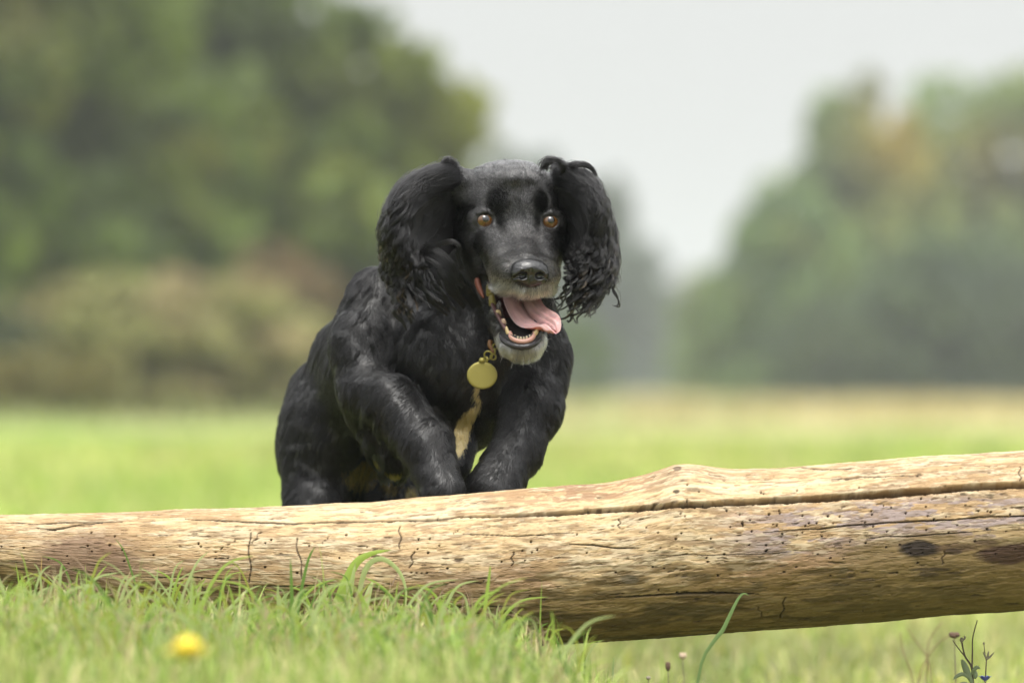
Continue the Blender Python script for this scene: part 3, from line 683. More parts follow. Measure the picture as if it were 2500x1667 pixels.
    mesh_obj('nose', m3(HO+NVv@RH.T), NF, nm, dog)

    # ---------------- tongue
    Lft = np.array([(1226, 700, 22), (1228, 730, -6), (1241, 765, -38), (1258, 790, -64), (1277, 801, -88), (1298, 799, -110), (1316, 792, -124), (1334, 806, -132), (1347, 815, -126), (1357, 815, -124)])
    Rgt = np.array([(1318, 700, 0), (1320, 728, -24), (1331, 747, -48), (1345, 757, -72), (1357, 764, -92), (1366, 773, -106), (1370, 786, -116), (1370, 799, -122), (1367, 808, -125), (1360, 814, -126)])
    nsq, nw = 60, 31
    Lp = spline([w3(*q) for q in Lft], nsq); Rp = spline([w3(*q) for q in Rgt], nsq); w = np.linspace(-1, 1, nw)
    cen = (Lp+Rp)/2; half = (Rp-Lp)/2
    Tn = np.gradient(cen, axis=0); Nn = np.cross(half, Tn); Nn /= np.linalg.norm(Nn, axis=1, keepdims=True)
    Nn *= np.sign(-Nn[:, 1:2]+1e-9)
    ssq = np.linspace(0, 1, nsq)
    ridge = 3.6*np.exp(-((w+.45)/.14)**2)[None]*sm(.1, .3, ssq)[:, None] + 3.2*np.exp(-((w-.5)/.16)**2)[None]
    prof = -11*np.exp(-(w/.12)**2)[None]*(1-.35*ssq)[:, None] + ridge - 5*(1-w**2)[None] + 7*np.abs(w)[None]**6*sm(.5, .8, ssq)[:, None]*0 - 9*(w < -.6)[None]*np.clip((-w-.6)/.4, 0, 1)[None]**1.5*sm(.45, .75, ssq)[:, None]
    prof = prof*(1-sm(.93, 1, ssq))[:, None]
    Wg, Sg = np.meshgrid(w, ssq)
    prof = prof + (fbm(Wg*6, Sg*5, 91, 3)-.5)*6.0 - 8*np.exp(-((Wg+.30-.25*Sg)/.05)**2)*sm(.35, .5, Sg)*(1-sm(.7, .8, Sg)) - 8*np.exp(-((Wg-.42+.15*Sg)/.05)**2)*sm(.15, .3, Sg)*(1-sm(.75, .9, Sg)) - 6*np.exp(-((Wg-.7)/.05)**2)*sm(.3, .4, Sg)*(1-sm(.6, .7, Sg))
    top = cen[:, None]+half[:, None]*w[None, :, None]+Nn[:, None]*prof[..., None]
    bot = cen[:, None]+half[:, None]*(w*.93)[None, :, None]+Nn[:, None]*(prof-12*(1-np.abs(w)[None]**3)-2.5)[..., None]
    TVv = np.vstack([top.reshape(-1, 3), bot[:, ::-1].reshape(-1, 3)])
    ring = np.concatenate([top, bot[:, ::-1]], axis=1); TVv = ring.reshape(-1, 3); TF = grid_faces(nsq, 2*nw, wrap=True)
    tcol = np.array([.56, .34, .33])*(1+0*Sg[..., None]) ; ttip = np.array([.68, .37, .37]); dkc = np.array([.30, .13, .125])
    ww_ = sm(.65, 1, Sg)[..., None]; tcol = tcol*(1-ww_)+ttip*ww_; wd = (np.exp(-(Wg/.10)**2)*(1-.4*Sg))[..., None]; tcol = tcol*(1-.7*wd)+dkc*.5*.7*wd
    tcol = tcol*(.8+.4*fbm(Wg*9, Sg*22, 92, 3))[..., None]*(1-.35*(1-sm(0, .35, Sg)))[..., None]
    tc2 = np.concatenate([tcol, tcol[:, ::-1]*np.array([1.0, .55, .5])], axis=1).reshape(-1, 3)
    tm = mat('tongue', .38, attr='Col', Subsurface_Weight=.25, Subsurface_Scale=.004, Specular_IOR_Level=.5); noise_bump(tm, 1100, .6, .0007, 3)
    mesh_obj('tongue', m3(TVv), TF, tm, dog, col=tc2)

    # ---------------- teeth and gums
    tooth = mat('tooth', .35, (.44, .33, .16)); tooth2 = mat('old_tooth', .4, (.17, .14, .032)); gum = mat('gum', .35, (.40, .22, .17), Subsurface_Weight=.2, Subsurface_Scale=.003)
    def toothm(base, tip, r0, r1, m_, mid=None, name='tooth'):
        base = w3(*base); tip = w3(*tip); P = spline([base, (base+tip)/2+(np.array(mid) if mid else 0), tip], 10)
        tt = np.linspace(0, 1, 10); rad = r0*(1-tt**1.8)+r1*tt**1.8; rad[0] *= .9; rad[-1] *= .35
        Vt, Ft = tube(P, rad, 12); return quads_obj(name, m3(Vt), Ft, m_, dog)
    toothm((1248, 822, -98), (1236, 796, -96), 6.5, 1.6, tooth, (-3, 0, -1)); toothm((1302, 820, -102), (1312, 796, -104), 6.5, 1.6, tooth, (3, 0, -1))
    for i in range(6):
        a_ = (i-2.5)/2.5; u_ = 1275+a_*18; v_ = 829-5*a_*a_
        toothm((u_, v_+3, -117+6*a_*a_), (u_, v_-7, -118+6*a_*a_), 3.5-.5*(i % 2), 2.0, mat('incisor', .35, (.42, .34, .23)))
    gp = spline([w3(1243, 812, -94), w3(1252, 827, -110), w3(1274, 834, -117), w3(1296, 828, -112), w3(1306, 812, -98)], 24)
    Vt, Ft = tube(gp, 6.5, 10); quads_obj('gum', m3(Vt), Ft, gum, dog)
    lp = spline([w3(1222, 808, -50), w3(1230, 830, -92), w3(1250, 843, -114), w3(1273, 847, -121), w3(1296, 843, -116), w3(1314, 830, -95), w3(1318, 812, -70)], 60)
    lr_ = np.random.default_rng(3); Vt, Ft = tube(lp, 7.6+.5*np.sin(np.arange(60)*.9)*lr_.random(60), 10); quads_obj('lower_lip', m3(Vt), Ft, mat('lip_skin', .35, (.02, .018, .02)), dog)
    for (u_, v_, d_, rx, rz, m_) in [(1196, 707, 10, 11.5, 15, tooth2), (1201, 733, -16, 9.5, 13, tooth2), (1216, 764, -50, 7.5, 8, tooth), (1229, 785, -76, 6.5, 7.5, mat('inner_tooth', .4, (.38, .26, .18)))]:
        toothm((u_+2, v_+rz, d_), (u_-1, v_-rz, d_-2), rx, rx*.62, m_, (0, -2, 0))
    P = spline([w3(1196, 728, 0), w3(1206, 752, -36), w3(1221, 780, -70), w3(1236, 806, -92)], 20); Vt, Ft = tube(P, 5.2, 8); quads_obj('gum', m3(Vt), Ft, mat('side_gum', .3, (.085, .036, .034)), dog)
    P = spline([w3(1164, 674, 52), w3(1166, 690, 46), w3(1172, 708, 38), w3(1181, 727, 26)], 14); Vt, Ft = tube(P, [2, 4, 5.5, 7, 7.5, 7.5, 7.5, 7.5, 7, 7, 6, 5, 3, 2], 12)
    quads_obj('cheek_lining', m3(Vt), Ft, mat('cheek_lining', .5, (.20, .062, .035), Subsurface_Weight=.2, Subsurface_Scale=.003), dog)

    # ---------------- fur
    fm = bpy.data.materials.new('fur'); fm.use_nodes = True; n = fm.node_tree.nodes; l = fm.node_tree.links
    n.remove(n['Principled BSDF']); hb_ = n.new('ShaderNodeBsdfHairPrincipled'); hb_.parametrization = 'COLOR'
    a = n.new('ShaderNodeAttribute'); a.attribute_name = 'Col'; l.new(a.outputs['Color'], hb_.inputs['Color'])
    hb_.inputs['IOR'].default_value = 1.40; hb_.inputs['Roughness'].default_value = .20; hb_.inputs['Radial Roughness'].default_value = .3; hb_.inputs['Random Roughness'].default_value = .3
    l.new(hb_.outputs[0], n['Material Output'].inputs['Surface'])
    def sample(mask_w, n_, r_):
        q = V[F]; ar = np.linalg.norm(np.cross(q[:, 2]-q[:, 0], q[:, 3]-q[:, 1]), axis=1)*.5*mask_w[F].min(1)
        fi = r_.choice(len(F), n_, p=ar/ar.sum()); a = r_.random((n_, 1)); b = r_.random((n_, 1))
        def bl(A): A = A[F[fi]]; return (A[:, 0]*(1-a)+A[:, 1]*a)*(1-b)+(A[:, 3]*(1-a)+A[:, 2]*a)*b
        P = bl(V); Nm = bl(NV); Nm /= np.linalg.norm(Nm, axis=1, keepdims=True); return P, Nm
    no_hair = inmouth | lip | ((V[:, 1] < -60) & (sv+.42*np.abs(su-1272) < 848) & (sv > 800) & (np.abs(su-1272) < 50))
    A2 = w3(1184, 686, 36); B2 = w3(1206, 730, 0); v2 = B2-A2; t2 = np.clip(((V-A2)@v2)/(v2@v2), 0, 1); sl2 = (np.linalg.norm(V-A2-v2*t2[:, None], axis=1) < 21.5); no_hair |= sl2
    for e in (-1, 1):
        q = toH(V)-np.array([e*82, -8, -1]); no_hair |= (np.sqrt((q[:, 0]/27)**2+(q[:, 1]/36)**2+(q[:, 2]/22)**2) < 1)
        no_hair |= False
    qn = toH(V)-np.array([0, -158, -127]); no_hair |= (np.sqrt((qn[:, 0]/46)**2+(qn[:, 1]/40)**2+(qn[:, 2]/36)**2) < 1.0)
    hr_ = np.linalg.norm((V-HO)/np.array([1, 1, 1]), axis=1)
    jawv = (V[:, 2] < w3(0, 735, 0)[2]) & (V[:, 2] > w3(0, 890, 0)[2]) & (V[:, 1] < 40) & (V[:, 0] > -60)
    headw = ((toH(V)[:, 1] < 190) & (V[:, 2] > w3(0, 740, 100)[2])) | jawv
    seen = V[:, 2] > w3(0, 1290, 0)[2]
    def flow(P, Nm):
        h = toH(P); n_ = len(P)
        # head: away from the nose, over the skull and down the cheeks
        fo = h-np.array([0, -200, -95]); fo[:, 2] += 60*sm(0, 90, np.abs(h[:, 0]))*0
        fo[:, 2] += 90*sm(10, 90, h[:, 2])*(1-sm(30, 110, h[:, 1])); fo[:, 0] *= 1.1
        fo[:, 2] -= 120*sm(95, 150, np.abs(h[:, 0]))
        fo /= np.linalg.norm(fo, axis=1, keepdims=True)
        muz = np.exp(-(((h[:, 2]+165)/45)**2+((h[:, 1]+110)/90)**2))[:, None]
        fo = fo*(1-.8*muz)+np.stack([h[:, 0]*.018, -.15+0*h[:, 0], -1+0*h[:, 0]], -1)*.8*muz
        fo = fo@RH.T
        jw = ((P[:, 2] < w3(0, 745, 0)[2]) & (P[:, 1] < 60) & (P[:, 0] > -70) & (P[:, 2] > w3(0, 892, 0)[2]))[:, None]
        cj = w3(1268, 800, -40); fj = (P-cj)*np.array([1.3, .3, 1]); fj[:, 2] -= 28; fj /= np.linalg.norm(fj, axis=1, keepdims=True)
        fo = np.where(jw, fj, fo)
        fb = np.stack([-.25+.9*(fbm(P[:, 0]/120, P[:, 2]/110, 101, 3)-.5)*2, .35+0*h[:, 0], -.9+0*h[:, 0]], -1)
        wh = sm(170, 300, np.linalg.norm((P-HO)*np.array([1, .8, 1]), axis=1))[:, None]*(~jw)
        d = fo*(1-wh)+fb*wh
        # the fur is laid flat on the skin
        d = d-Nm*(d*Nm).sum(1, keepdims=True); d /= np.linalg.norm(d, axis=1, keepdims=True)+1e-9
        return d, jw[:, 0]
    if 'fur' in SKIP: fur_on = False
    else: fur_on = True
    def fur(name, mask, n_, seed, leng, rad, lift, k=5):
        if not fur_on: return
        r_ = np.random.default_rng(seed); P, Nm = sample(mask, n_, r_); D, jw = flow(P, Nm); h = toH(P)
        D = D+r_.normal(0, .07, D.shape)+(np.stack([fbm(P[:, 0]/14+i*9, P[:, 2]/14+P[:, 1]/20, 110+i, 2) for i in range(3)], -1)-.5)*(.5 if name == 'head_fur' else .6)
        Ln = leng(P, h, jw)*r_.uniform(.65, 1.2, n_); t = np.linspace(0, 1, k)[None, :, None]
        brow = np.maximum(np.exp(-(((h[:, 0]+49)/25)**2+((h[:, 2]-46)/32)**2)**2), np.exp(-(((h[:, 0]-54)/22)**2+((h[:, 2]-46)/32)**2)**2))
        brow = np.maximum(brow, np.exp(-((np.abs(h[:, 0])-44)/10)**2-((h[:, 2]-0)/34)**2)*.8)*(h[:, 1] < 60)
        fr_ = sm(-150, -168, h[:, 2])*(h[:, 1] < -30)*(h[:, 2] > -225)*(~jw)
        lf = (lift(P, h, jw)+1.6*brow+.7*fr_+.35*jw)[:, None, None]; D = D*(1-.75*brow)[:, None]
        pts = P[:, None]+D[:, None]*Ln[:, None, None]*t+Nm[:, None]*(Ln[:, None, None]*lf*(t*1.6-t**2*1.0))+np.array([0, 0, -1.])*Ln[:, None, None]*.18*t**2
        # colours: black coat, frosted lips and chin, a tan white blaze on the breast
        c = np.tile(np.array([.0042, .0040, .0042]), (n_, 1))*r_.uniform(.6, 1.7, (n_, 1))
        kx = Y0/(Y0+P[:, 1]*S); pu = 1250+P[:, 0]*kx; pv_ = HV-P[:, 2]*kx
        def mixm(w, colr): nonlocal c; w = np.clip(w, 0, 1)[:, None]; c = c*(1-w)+np.array(colr)*w
        gr = sm(-60, -120, h[:, 2])*sm(-20, -75, h[:, 1])*(h[:, 2] > -215)
        face = np.exp(-(((h[:, 2]-20)/175)**2+(h[:, 0]/120)**2)**2)*(h[:, 1] < 75)
        mixm(face*(r_.random(n_) < .6)*(1-brow), (.075, .073, .074)); mixm(face*(r_.random(n_) < .12)*(1-brow), (.25, .245, .24))
        mixm(brow, (.0012, .0011, .0011))
        mixm(sm(95, 140, h[:, 2])*(r_.random(n_) < .45), (.16, .16, .16))
        mixm(gr*(r_.random(n_) < .6)*.8, (.16, .15, .14))
        white = sm(-150, -164, h[:, 2]-16*(np.minimum(np.abs(h[:, 0]), 80)/75)**2+4*r_.normal(size=n_))*(h[:, 1] < -30)*(h[:, 2] > -225)
        mixm(white*(r_.random(n_) < .92), (.92, .88, .76))
        mixm(sm(-150, -166, h[:, 2])*sm(-60, -110, h[:, 1])*(h[:, 2] > -225)*(r_.random(n_) < .40)*(1-white), (.45, .41, .32))
        chin = jw & (P[:, 1] < -20)
        yc = sm(838, 850, pv_+.62*np.abs(pu-1272)+3*r_.normal(size=n_))
        mixm(chin*yc*(r_.random(n_) < .96), (.92, .87, .68))
        mixm(chin*(1-yc)*(r_.random(n_) < .3), (.10, .09, .07))
        # bridge and cheek hairs bleached by the sun
        mixm((r_.random(n_) < .12)*np.exp(-(((h[:, 2]+60)/30)**2+((h[:, 0])/60)**2))*(h[:, 1] < 0)*.6, (.12, .09, .06))
        bl = spline([(1168, 940), (1163, 965), (1170, 990), (1150, 1012), (1132, 1040), (1126, 1075), (1120, 1110)], 40); bw = np.interp(np.linspace(0, 6, 40), range(7), [6, 7, 5, 14, 20, 18, 5])
        bl_w = None; dd = np.min(np.hypot(pu[:, None]-bl[None, :, 0], pv_[:, None]-bl[None, :, 1])-bw[None], axis=1)+2.2*r_.normal(size=n_)
        mixm((dd < 0)*(P[:, 1] < 330)*(P[:, 1] > 20)*.98, (.60, .45, .15))
        for (uu_, vv_2, ru_, rv_) in [(883, 1165, 40, 26), (905, 1140, 30, 18), (958, 1165, 22, 40), (1000, 1200, 14, 18)]:
            mixm((((pu-uu_)/ru_)**2+((pv_-vv_2)/rv_)**2 < 1+.4*r_.normal(size=n_))*(P[:, 1] > 200)*.95, (.36, .21, .035))
        rd = rad*np.array([.8, 1, .85, .6, .15])[:k]
        return hair_obj(name, m3(pts), np.broadcast_to(rd*S, (n_, k)), np.repeat(c[:, None], k, 1), fm, dog)
    mh = headw & ~no_hair
    mb = ~headw & ~no_hair
    dens = np.where(mb, np.where(seen, 1.0, .25), 0.0)
    fur('head_fur', mh.astype(float), 200000, 1, lambda P, h, jw: np.where(jw, 17, 8)+9*sm(60, 140, h[:, 1])+10*(h[:, 2] < -155)*(~jw)+4*(h[:, 2] > 110), .26, lambda P, h, jw: np.where(jw, .5, .10)+.3*(h[:, 2] > 128))
    fur('body_fur', dens, 260000, 2, lambda P, h, jw: 11+8*fbm(P[:, 0]/60, P[:, 2]/60, 5, 2), .42, lambda P, h, jw: .05+.10*fbm(P[:, 0]/50, P[:, 2]/50, 6, 2))

    # feathering: longer wavy locks on the breast, behind the legs and under the ears
    def feather():
        r_ = np.random.default_rng(44); q = V; kx = Y0/(Y0+q[:, 1]*S); pu = 1250+q[:, 0]*kx; pv_ = HV-q[:, 2]*kx
        reg = ((pu > 1030) & (pu < 1150) & (pv_ > 880) & (pv_ < 1090) & (q[:, 1] < 330))*1.0
        reg = np.maximum(reg, ((pu > 890) & (pu < 1000) & (pv_ > 980) & (pv_ < 1180) & (q[:, 1] > 30) & (q[:, 1] < 330))*2.0)
        reg = np.maximum(reg, ((pu > 860) & (pu < 1120) & (pv_ > 690) & (pv_ < 880) & (q[:, 1] < 420))*.9)
        n = 170; P, Nm = sample(reg*~no_hair, n, r_); D, _ = flow(P, Nm); K = 12; s_ = np.linspace(0, 1, K)
        L_ = r_.uniform(26, 52, n); side = np.cross(D, Nm)
        A_ = r_.uniform(1.5, 5, n); lam = r_.uniform(28, 55, n); ph = r_.uniform(0, 6.28, n)
        w_ = (A_[:, None]*np.sin(2*np.pi*s_[None]*L_[:, None]/lam[:, None]+ph[:, None])*s_[None])
        C_ = P[:, None]+D[:, None]*(L_[:, None]*s_)[..., None]+side[:, None]*w_[..., None]+Nm[:, None]*(2+7*np.sin(s_*np.pi)*L_[:, None]/60)[..., None]+np.array([0, 0, -1.])*(L_[:, None]*.25*s_**2)[..., None]
        nh = 26; o = r_.normal(size=(n, nh, 1, 3))*.6*(7*(1-.75*s_))[None, None, :, None]
        H_ = (C_[:, None]+o).reshape(n*nh, K, 3); cc = np.tile(np.array([.0042, .0040, .0042]), (n*nh, K, 1))*r_.uniform(.6, 1.8, (n*nh, 1, 1))
        # locks that start on the blaze keep its colour
        kx = Y0/(Y0+P[:, 1]*S); pu = 1250+P[:, 0]*kx; pv_ = HV-P[:, 2]*kx
        db = np.min(np.hypot(pu[:, None]-bl_[None, :, 0], pv_[:, None]-bl_[None, :, 1])-bw_[None], axis=1); near = np.repeat(db < 16, nh)
        keep = ~near; return H_[keep], cc[keep], np.broadcast_to(.42*np.clip(1.15-s_**3, .2, 1)[None], (keep.sum(), K))
    if fur_on:
        H_, cc, rd = feather(); hair_obj('feathering', m3(H_), rd*S, cc, fm, dog)
    # ---------------- ears: a leather flap each, then locks of long wavy hair
    def ear_surf(rows, t, w):
        rows = np.array([[w3(*p) for p in r] for r in rows]); m = len(rows)
        t = np.asarray(t, float)*(m-1); w = np.asarray(w, float)
        i = np.clip(np.floor(t).astype(int), 0, m-2); f = (t-i)[:, None]
        p0 = rows[np.clip(i-1, 0, m-1)]; p1 = rows[i]; p2 = rows[i+1]; p3 = rows[np.clip(i+2, 0, m-1)]
        f = f[..., None]; q = .5*((2*p1)+(-p0+p2)*f+(2*p0-5*p1+4*p2-p3)*f**2+(-p0+3*p1-3*p2+p3)*f**3)
        wt = w[:, None]; return q[:, 0]*(1-wt)*(1-2*wt)+q[:, 1]*4*wt*(1-wt)+q[:, 2]*wt*(2*wt-1)
    EL = [[(1120, 414, 92), (1124, 440, 62), (1142, 490, 90)],
          [(1085, 410, 96), (1088, 440, 26), (1134, 520, 140)],
          [(1020, 430, 104), (1024, 466, -10), (1122, 560, 150)],
          [(970, 472, 116), (980, 524, -30), (1112, 598, 140)],
          [(936, 540, 122), (968, 592, -30), (1094, 625, 70)],
          [(934, 620, 118), (980, 655, 0), (1080, 655, 20)]]
    ER = [[(1345, 405, 92), (1353, 440, 64), (1350, 495, 100)],
          [(1378, 410, 98), (1384, 440, 44), (1358, 520, 112)],
          [(1430, 428, 106), (1430, 470, 2), (1372, 560, 155)],
          [(1466, 468, 116), (1456, 526, -14), (1378, 600, 130)],
          [(1490, 540, 122), (1460, 590, 8), (1378, 625, 80)],
          [(1500, 620, 120), (1462, 650, 18), (1388, 655, 36)]]
    skin_ear = mat('ear_leather', .6, (.010, .0095, .0095))
    CW = {}
    for side, rows in (('l', EL), ('r', ER)):
        nt2, nw2 = 46, 26; T_, W_ = np.meshgrid(np.linspace(0, 1, nt2), np.linspace(0, 1, nw2), indexing='ij')
        G = ear_surf(rows, T_.ravel(), W_.ravel()).reshape(nt2, nw2, 3)
        Nn = np.cross(np.gradient(G, axis=0), np.gradient(G, axis=1)); Nn /= np.linalg.norm(Nn, axis=2, keepdims=True); Nn *= np.sign(-Nn[..., 1:2]+1e-9)
        Gf = G+Nn*2.5; Gb = G-Nn*2.5; ring = np.concatenate([Gf, Gb[:, ::-1]], axis=1)
        VE = ring.reshape(-1, 3); FE = grid_faces(nt2, 2*nw2, wrap=True)
        ear = mesh_obj('ear', m3(VE), FE, skin_ear, dog)
        if 'fur' in SKIP: continue
        r_ = np.random.default_rng(5 if side == 'l' else 6); K = 22; s_ = np.linspace(0, 1, K)
        def locks(n, tr, wr, Lr, droop, amp, lam, nh, R0, rad, colr, off, curl=0.0, seed=0, thick=1.0, tcol=None):
            """n locks: root (t, w) on the flap, then along it and off its edge, swinging in waves"""
            t0 = r_.uniform(*tr, n); w0 = r_.uniform(*wr, n); Ln = r_.uniform(*Lr, n)
            flen = 330.0
            P = np.empty((n, K, 3))
            for q, sv in enumerate(s_):
                tt = t0+sv*Ln/flen
                inside = np.minimum(tt, 1.0); p = ear_surf(rows, inside, w0)
                ex = np.maximum(tt-1.0, 0)[:, None]*flen
                e1 = ear_surf(rows, np.full(n, 1.0), w0)-ear_surf(rows, np.full(n, .93), w0); e1 /= np.linalg.norm(e1, axis=1, keepdims=True)
                bl = np.clip(ex/90, 0, 1); d = e1*(1-bl)+np.asarray(droop)*bl
                p = p+d*ex; P[:, q] = p
            offn = r_.uniform(*off, n); P[..., 1] -= (offn[:, None]*np.sin(np.minimum(1, s_*2.2)*np.pi/2)[None])
            A_ = r_.uniform(*amp, n)[:, None]; lm_ = r_.uniform(*lam, n)[:, None]; ph = r_.uniform(0, 6.28, n)[:, None]
            g = A_*sm(0.05, .7, s_)[None]*np.sin(2*np.pi*(s_[None]*Ln[:, None])/lm_+ph)
            g2 = A_*sm(0.05, .7, s_)[None]*np.cos(2*np.pi*(s_[None]*Ln[:, None])/lm_+ph)
            g3 = 5*np.sin(2*np.pi*s_[None]*Ln[:, None]/150+ph*2)*s_[None]
            P[..., 0] += g+g3; P[..., 1] += g2*.8; P[..., 2] += curl*g2*.6
            # hairs of a lock
            o = r_.normal(size=(n, nh, 1, 3))*.55
            cl = (R0*(1-.75*sm(0, .9, s_)))[None, None, :, None]
            H_ = P[:, None]+o*cl+np.stack([fbm(s_[None, None]*4+r_.random((n, nh, 1))*99, r_.random((n, nh, 1))*99+0*s_, 7, 2)-.5 for _ in range(3)], -1)*5*sm(.2, 1, s_)[None, None, :, None]
            H_ = H_.reshape(n*nh, K, 3)
            cut = r_.uniform(.8, 1, n*nh)[:, None, None]
            c = np.tile(np.array(colr), (n*nh, K, 1))*r_.uniform(.6, 1.7, (n*nh, 1, 1))
            if tcol is not None:
                wv = (sm(.55, 1, s_)[None]*np.repeat(r_.random(n) < tcol[1], nh)[:, None])[..., None]; c = c*(1-wv)+np.array(tcol[0])*wv
            return H_, c, np.broadcast_to(rad*thick*np.clip(1.15-s_**3, .2, 1)[None], (n*nh, K))
        def guide(pts, nh, R0, colr=(.006, .0056, .006), rad=.5, spread=1.0):
            P = spline([w3(*p) for p in pts], K); o = r_.normal(size=(nh, 1, 3))*.55
            H_ = P[None]+o*(R0*(1-.7*s_**1.5))[None, :, None]+r_.normal(size=(nh, 1, 3))*np.sin(s_*9)[None, :, None]*.8
            return H_, np.tile(np.array(colr), (nh, K, 1))*r_.uniform(.6, 1.7, (nh, 1, 1)), np.broadcast_to(rad*np.clip(1.15-s_**3, .2, 1)[None], (nh, K))
        blk = (.0042, .0040, .0042)
        out = []
        out.append(locks(80, (0, .45), (0, .22), (18, 42), ((-.5, -.1, .7) if side == 'l' else (.5, -.1, .7)), (1, 4), (25, 45), 12, 12, .26, (.050, .045, .040), (-6, 6), .6))  # paler frizz along the ear top, its backlit rim put into the hair colour
        if side == 'l':
            out.append(locks(260, (0, .55), (0, .62), (70, 110), (-.2, 0, -1), (0, 1.5), (90, 140), 45, 12, .38, blk, (3, 9)))
            out.append(locks(60, (0, .9), (.6, 1), (25, 40), (.1, 0, -1), (0, 1), (90, 140), 30, 10, .25, (.002, .002, .002), (0, 2)))  # blacker short hair in the ear pocket, the pocket's shade put into the colour
            out.append(locks(95, (.35, .85), (0, .62), (90, 160), (.25, -.1, -1), (4, 10), (60, 90), 44, 6.5, .42, blk, (6, 22), .5))
            out.append(locks(130, (.55, 1), (0, .62), (85, 165), (.22, -.05, -1), (5, 11), (46, 85), 34, 8, .38, blk, (8, 34), .7, tcol=((.045, .028, .014), .35)))
            out.append(locks(46, (.8, 1), (.45, .9), (70, 130), (.55, -.1, -.85), (3, 7), (70, 110), 40, 5, .5, blk, (14, 36), .5))
            out.append(locks(40, (.2, .8), (0, .1), (30, 70), (-.6, .2, .2), (3, 7), (40, 60), 26, 5, .4, blk, (-4, 8), .6))
            for g in [[(1040, 604, -6), (1072, 598, -16), (1104, 590, -22), (1122, 602, -24), (1121, 626, -22), (1128, 646, -20), (1126, 660, -18)],
                      [(1030, 620, -6), (1060, 628, -22), (1092, 652, -30), (1106, 690, -28), (1122, 722, -20), (1140, 744, -10)],
                      [(1028, 630, -6), (1062, 642, -24), (1088, 676, -30), (1098, 712, -26), (1122, 738, -16), (1136, 756, -8)],
                      [(1026, 642, -4), (1056, 654, -20), (1072, 690, -26), (1090, 730, -20), (1116, 760, -10)],
                      [(1030, 612, -8), (1066, 612, -24), (1098, 636, -32), (1112, 660, -30), (1118, 684, -26), (1134, 700, -20)],
                      [(1010, 660, -4), (1040, 690, -18), (1052, 722, -18), (1080, 748, -12), (1098, 762, -6)],
                      [(1020, 650, -4), (1044, 668, -20), (1076, 672, -26), (1096, 686, -26), (1110, 712, -20)],
                      [(960, 700, 10), (975, 730, 0), (968, 755, 2), (988, 780, 4), (998, 800, 8)]]:
                for _ in range(2):
                    jt = r_.normal(0, 5, 3); out.append(guide([tuple(np.array(p)+jt) for p in g], 46, 5))
            out.append(locks(70, (.1, 1), (0, .5), (60, 150), (-.1, 0, -1), (5, 14), (45, 80), 5, 16, .3, blk, (4, 30), .8))
            # tuft standing up at the root
            out.append(guide([(1090, 420, 70), (1090, 402, 60), (1098, 392, 58), (1112, 402, 60), (1120, 420, 60)], 90, 12))
            out.append(guide([(1082, 414, 70), (1084, 398, 62), (1090, 390, 60), (1100, 396, 60)], 60, 9))
        else:
            out.append(locks(230, (0, .5), (0, .62), (60, 100), (.2, 0, -1), (0, 1.5), (90, 140), 45, 12, .38, blk, (3, 9)))
            out.append(locks(60, (0, .9), (.6, 1), (25, 40), (.1, 0, -1), (0, 1), (90, 140), 30, 10, .25, (.002, .002, .002), (0, 2)))  # blacker hair here too, shade of the pocket painted in
            out.append(locks(90, (.35, .8), (0, .62), (90, 160), (-.1, -.1, -1), (4, 10), (55, 80), 44, 6.5, .42, blk, (4, 18), .5))
            out.append(locks(150, (.66, 1), (0, .85), (70, 150), (-.30, -.05, -1), (6, 13), (40, 70), 32, 7.5, .38, blk, (6, 34), .9, tcol=((.05, .035, .02), .3)))
            out.append(locks(70, (.80, 1), (.05, 1), (60, 150), (-.42, -.05, -1), (8, 15), (34, 54), 26, 6, .38, blk, (4, 38), 1.0))
            out.append(locks(60, (.68, .98), (.7, 1), (60, 120), (-.25, .1, -1), (5, 10), (38, 60), 30, 6.5, .38, blk, (-50, 10), .7))
            out.append(locks(34, (.15, .7), (0, .1), (30, 60), (.6, .2, .2), (2, 5), (40, 60), 26, 5, .4, blk, (-4, 8), .6))
            for g in [[(1484, 660, 60), (1500, 690, 50), (1496, 710, 48), (1508, 730, 46), (1512, 748, 46), (1495, 745, 44)],
                      [(1478, 640, 60), (1492, 668, 50), (1494, 700, 48), (1506, 722, 46), (1510, 742, 46), (1500, 748, 44)]]:
                out.append(guide(g, 22, 2.6))
            out.append(guide([(1496, 560, 90), (1510, 600, 84), (1515, 640, 80), (1505, 662, 78), (1498, 666, 78)], 8, 1.5, rad=.35))
            out.append(guide([(1470, 690, 30), (1476, 715, 26), (1466, 735, 26), (1450, 742, 26), (1444, 730, 26)], 26, 3))
            out.append(guide([(1440, 700, 20), (1448, 735, 16), (1436, 758, 16), (1414, 762, 16), (1404, 750, 16)], 30, 3))
            out.append(guide([(1395, 720, 20), (1392, 750, 16), (1398, 770, 16), (1390, 785, 16), (1384, 782, 16)], 30, 3.5))
            out.append(locks(70, (.1, 1), (0, .5), (60, 150), (.1, 0, -1), (5, 14), (45, 80), 5, 16, .3, blk, (4, 30), .8))
            # curl standing over the root of the ear
            out.append(guide([(1325, 412, 40), (1332, 398, 34), (1348, 391, 30), (1366, 396, 30), (1376, 412, 34), (1370, 430, 40)], 130, 11))
            out.append(guide([(1382, 412, 50), (1400, 402, 42), (1424, 402, 42), (1444, 412, 46), (1456, 430, 52)], 110, 9))
        PT = np.concatenate([a[0] for a in out]); CC = np.concatenate([a[1] for a in out]); RD = np.concatenate([a[2] for a in out])
        hair_obj('ear_fur', m3(PT), RD*S, CC, fm, ear)
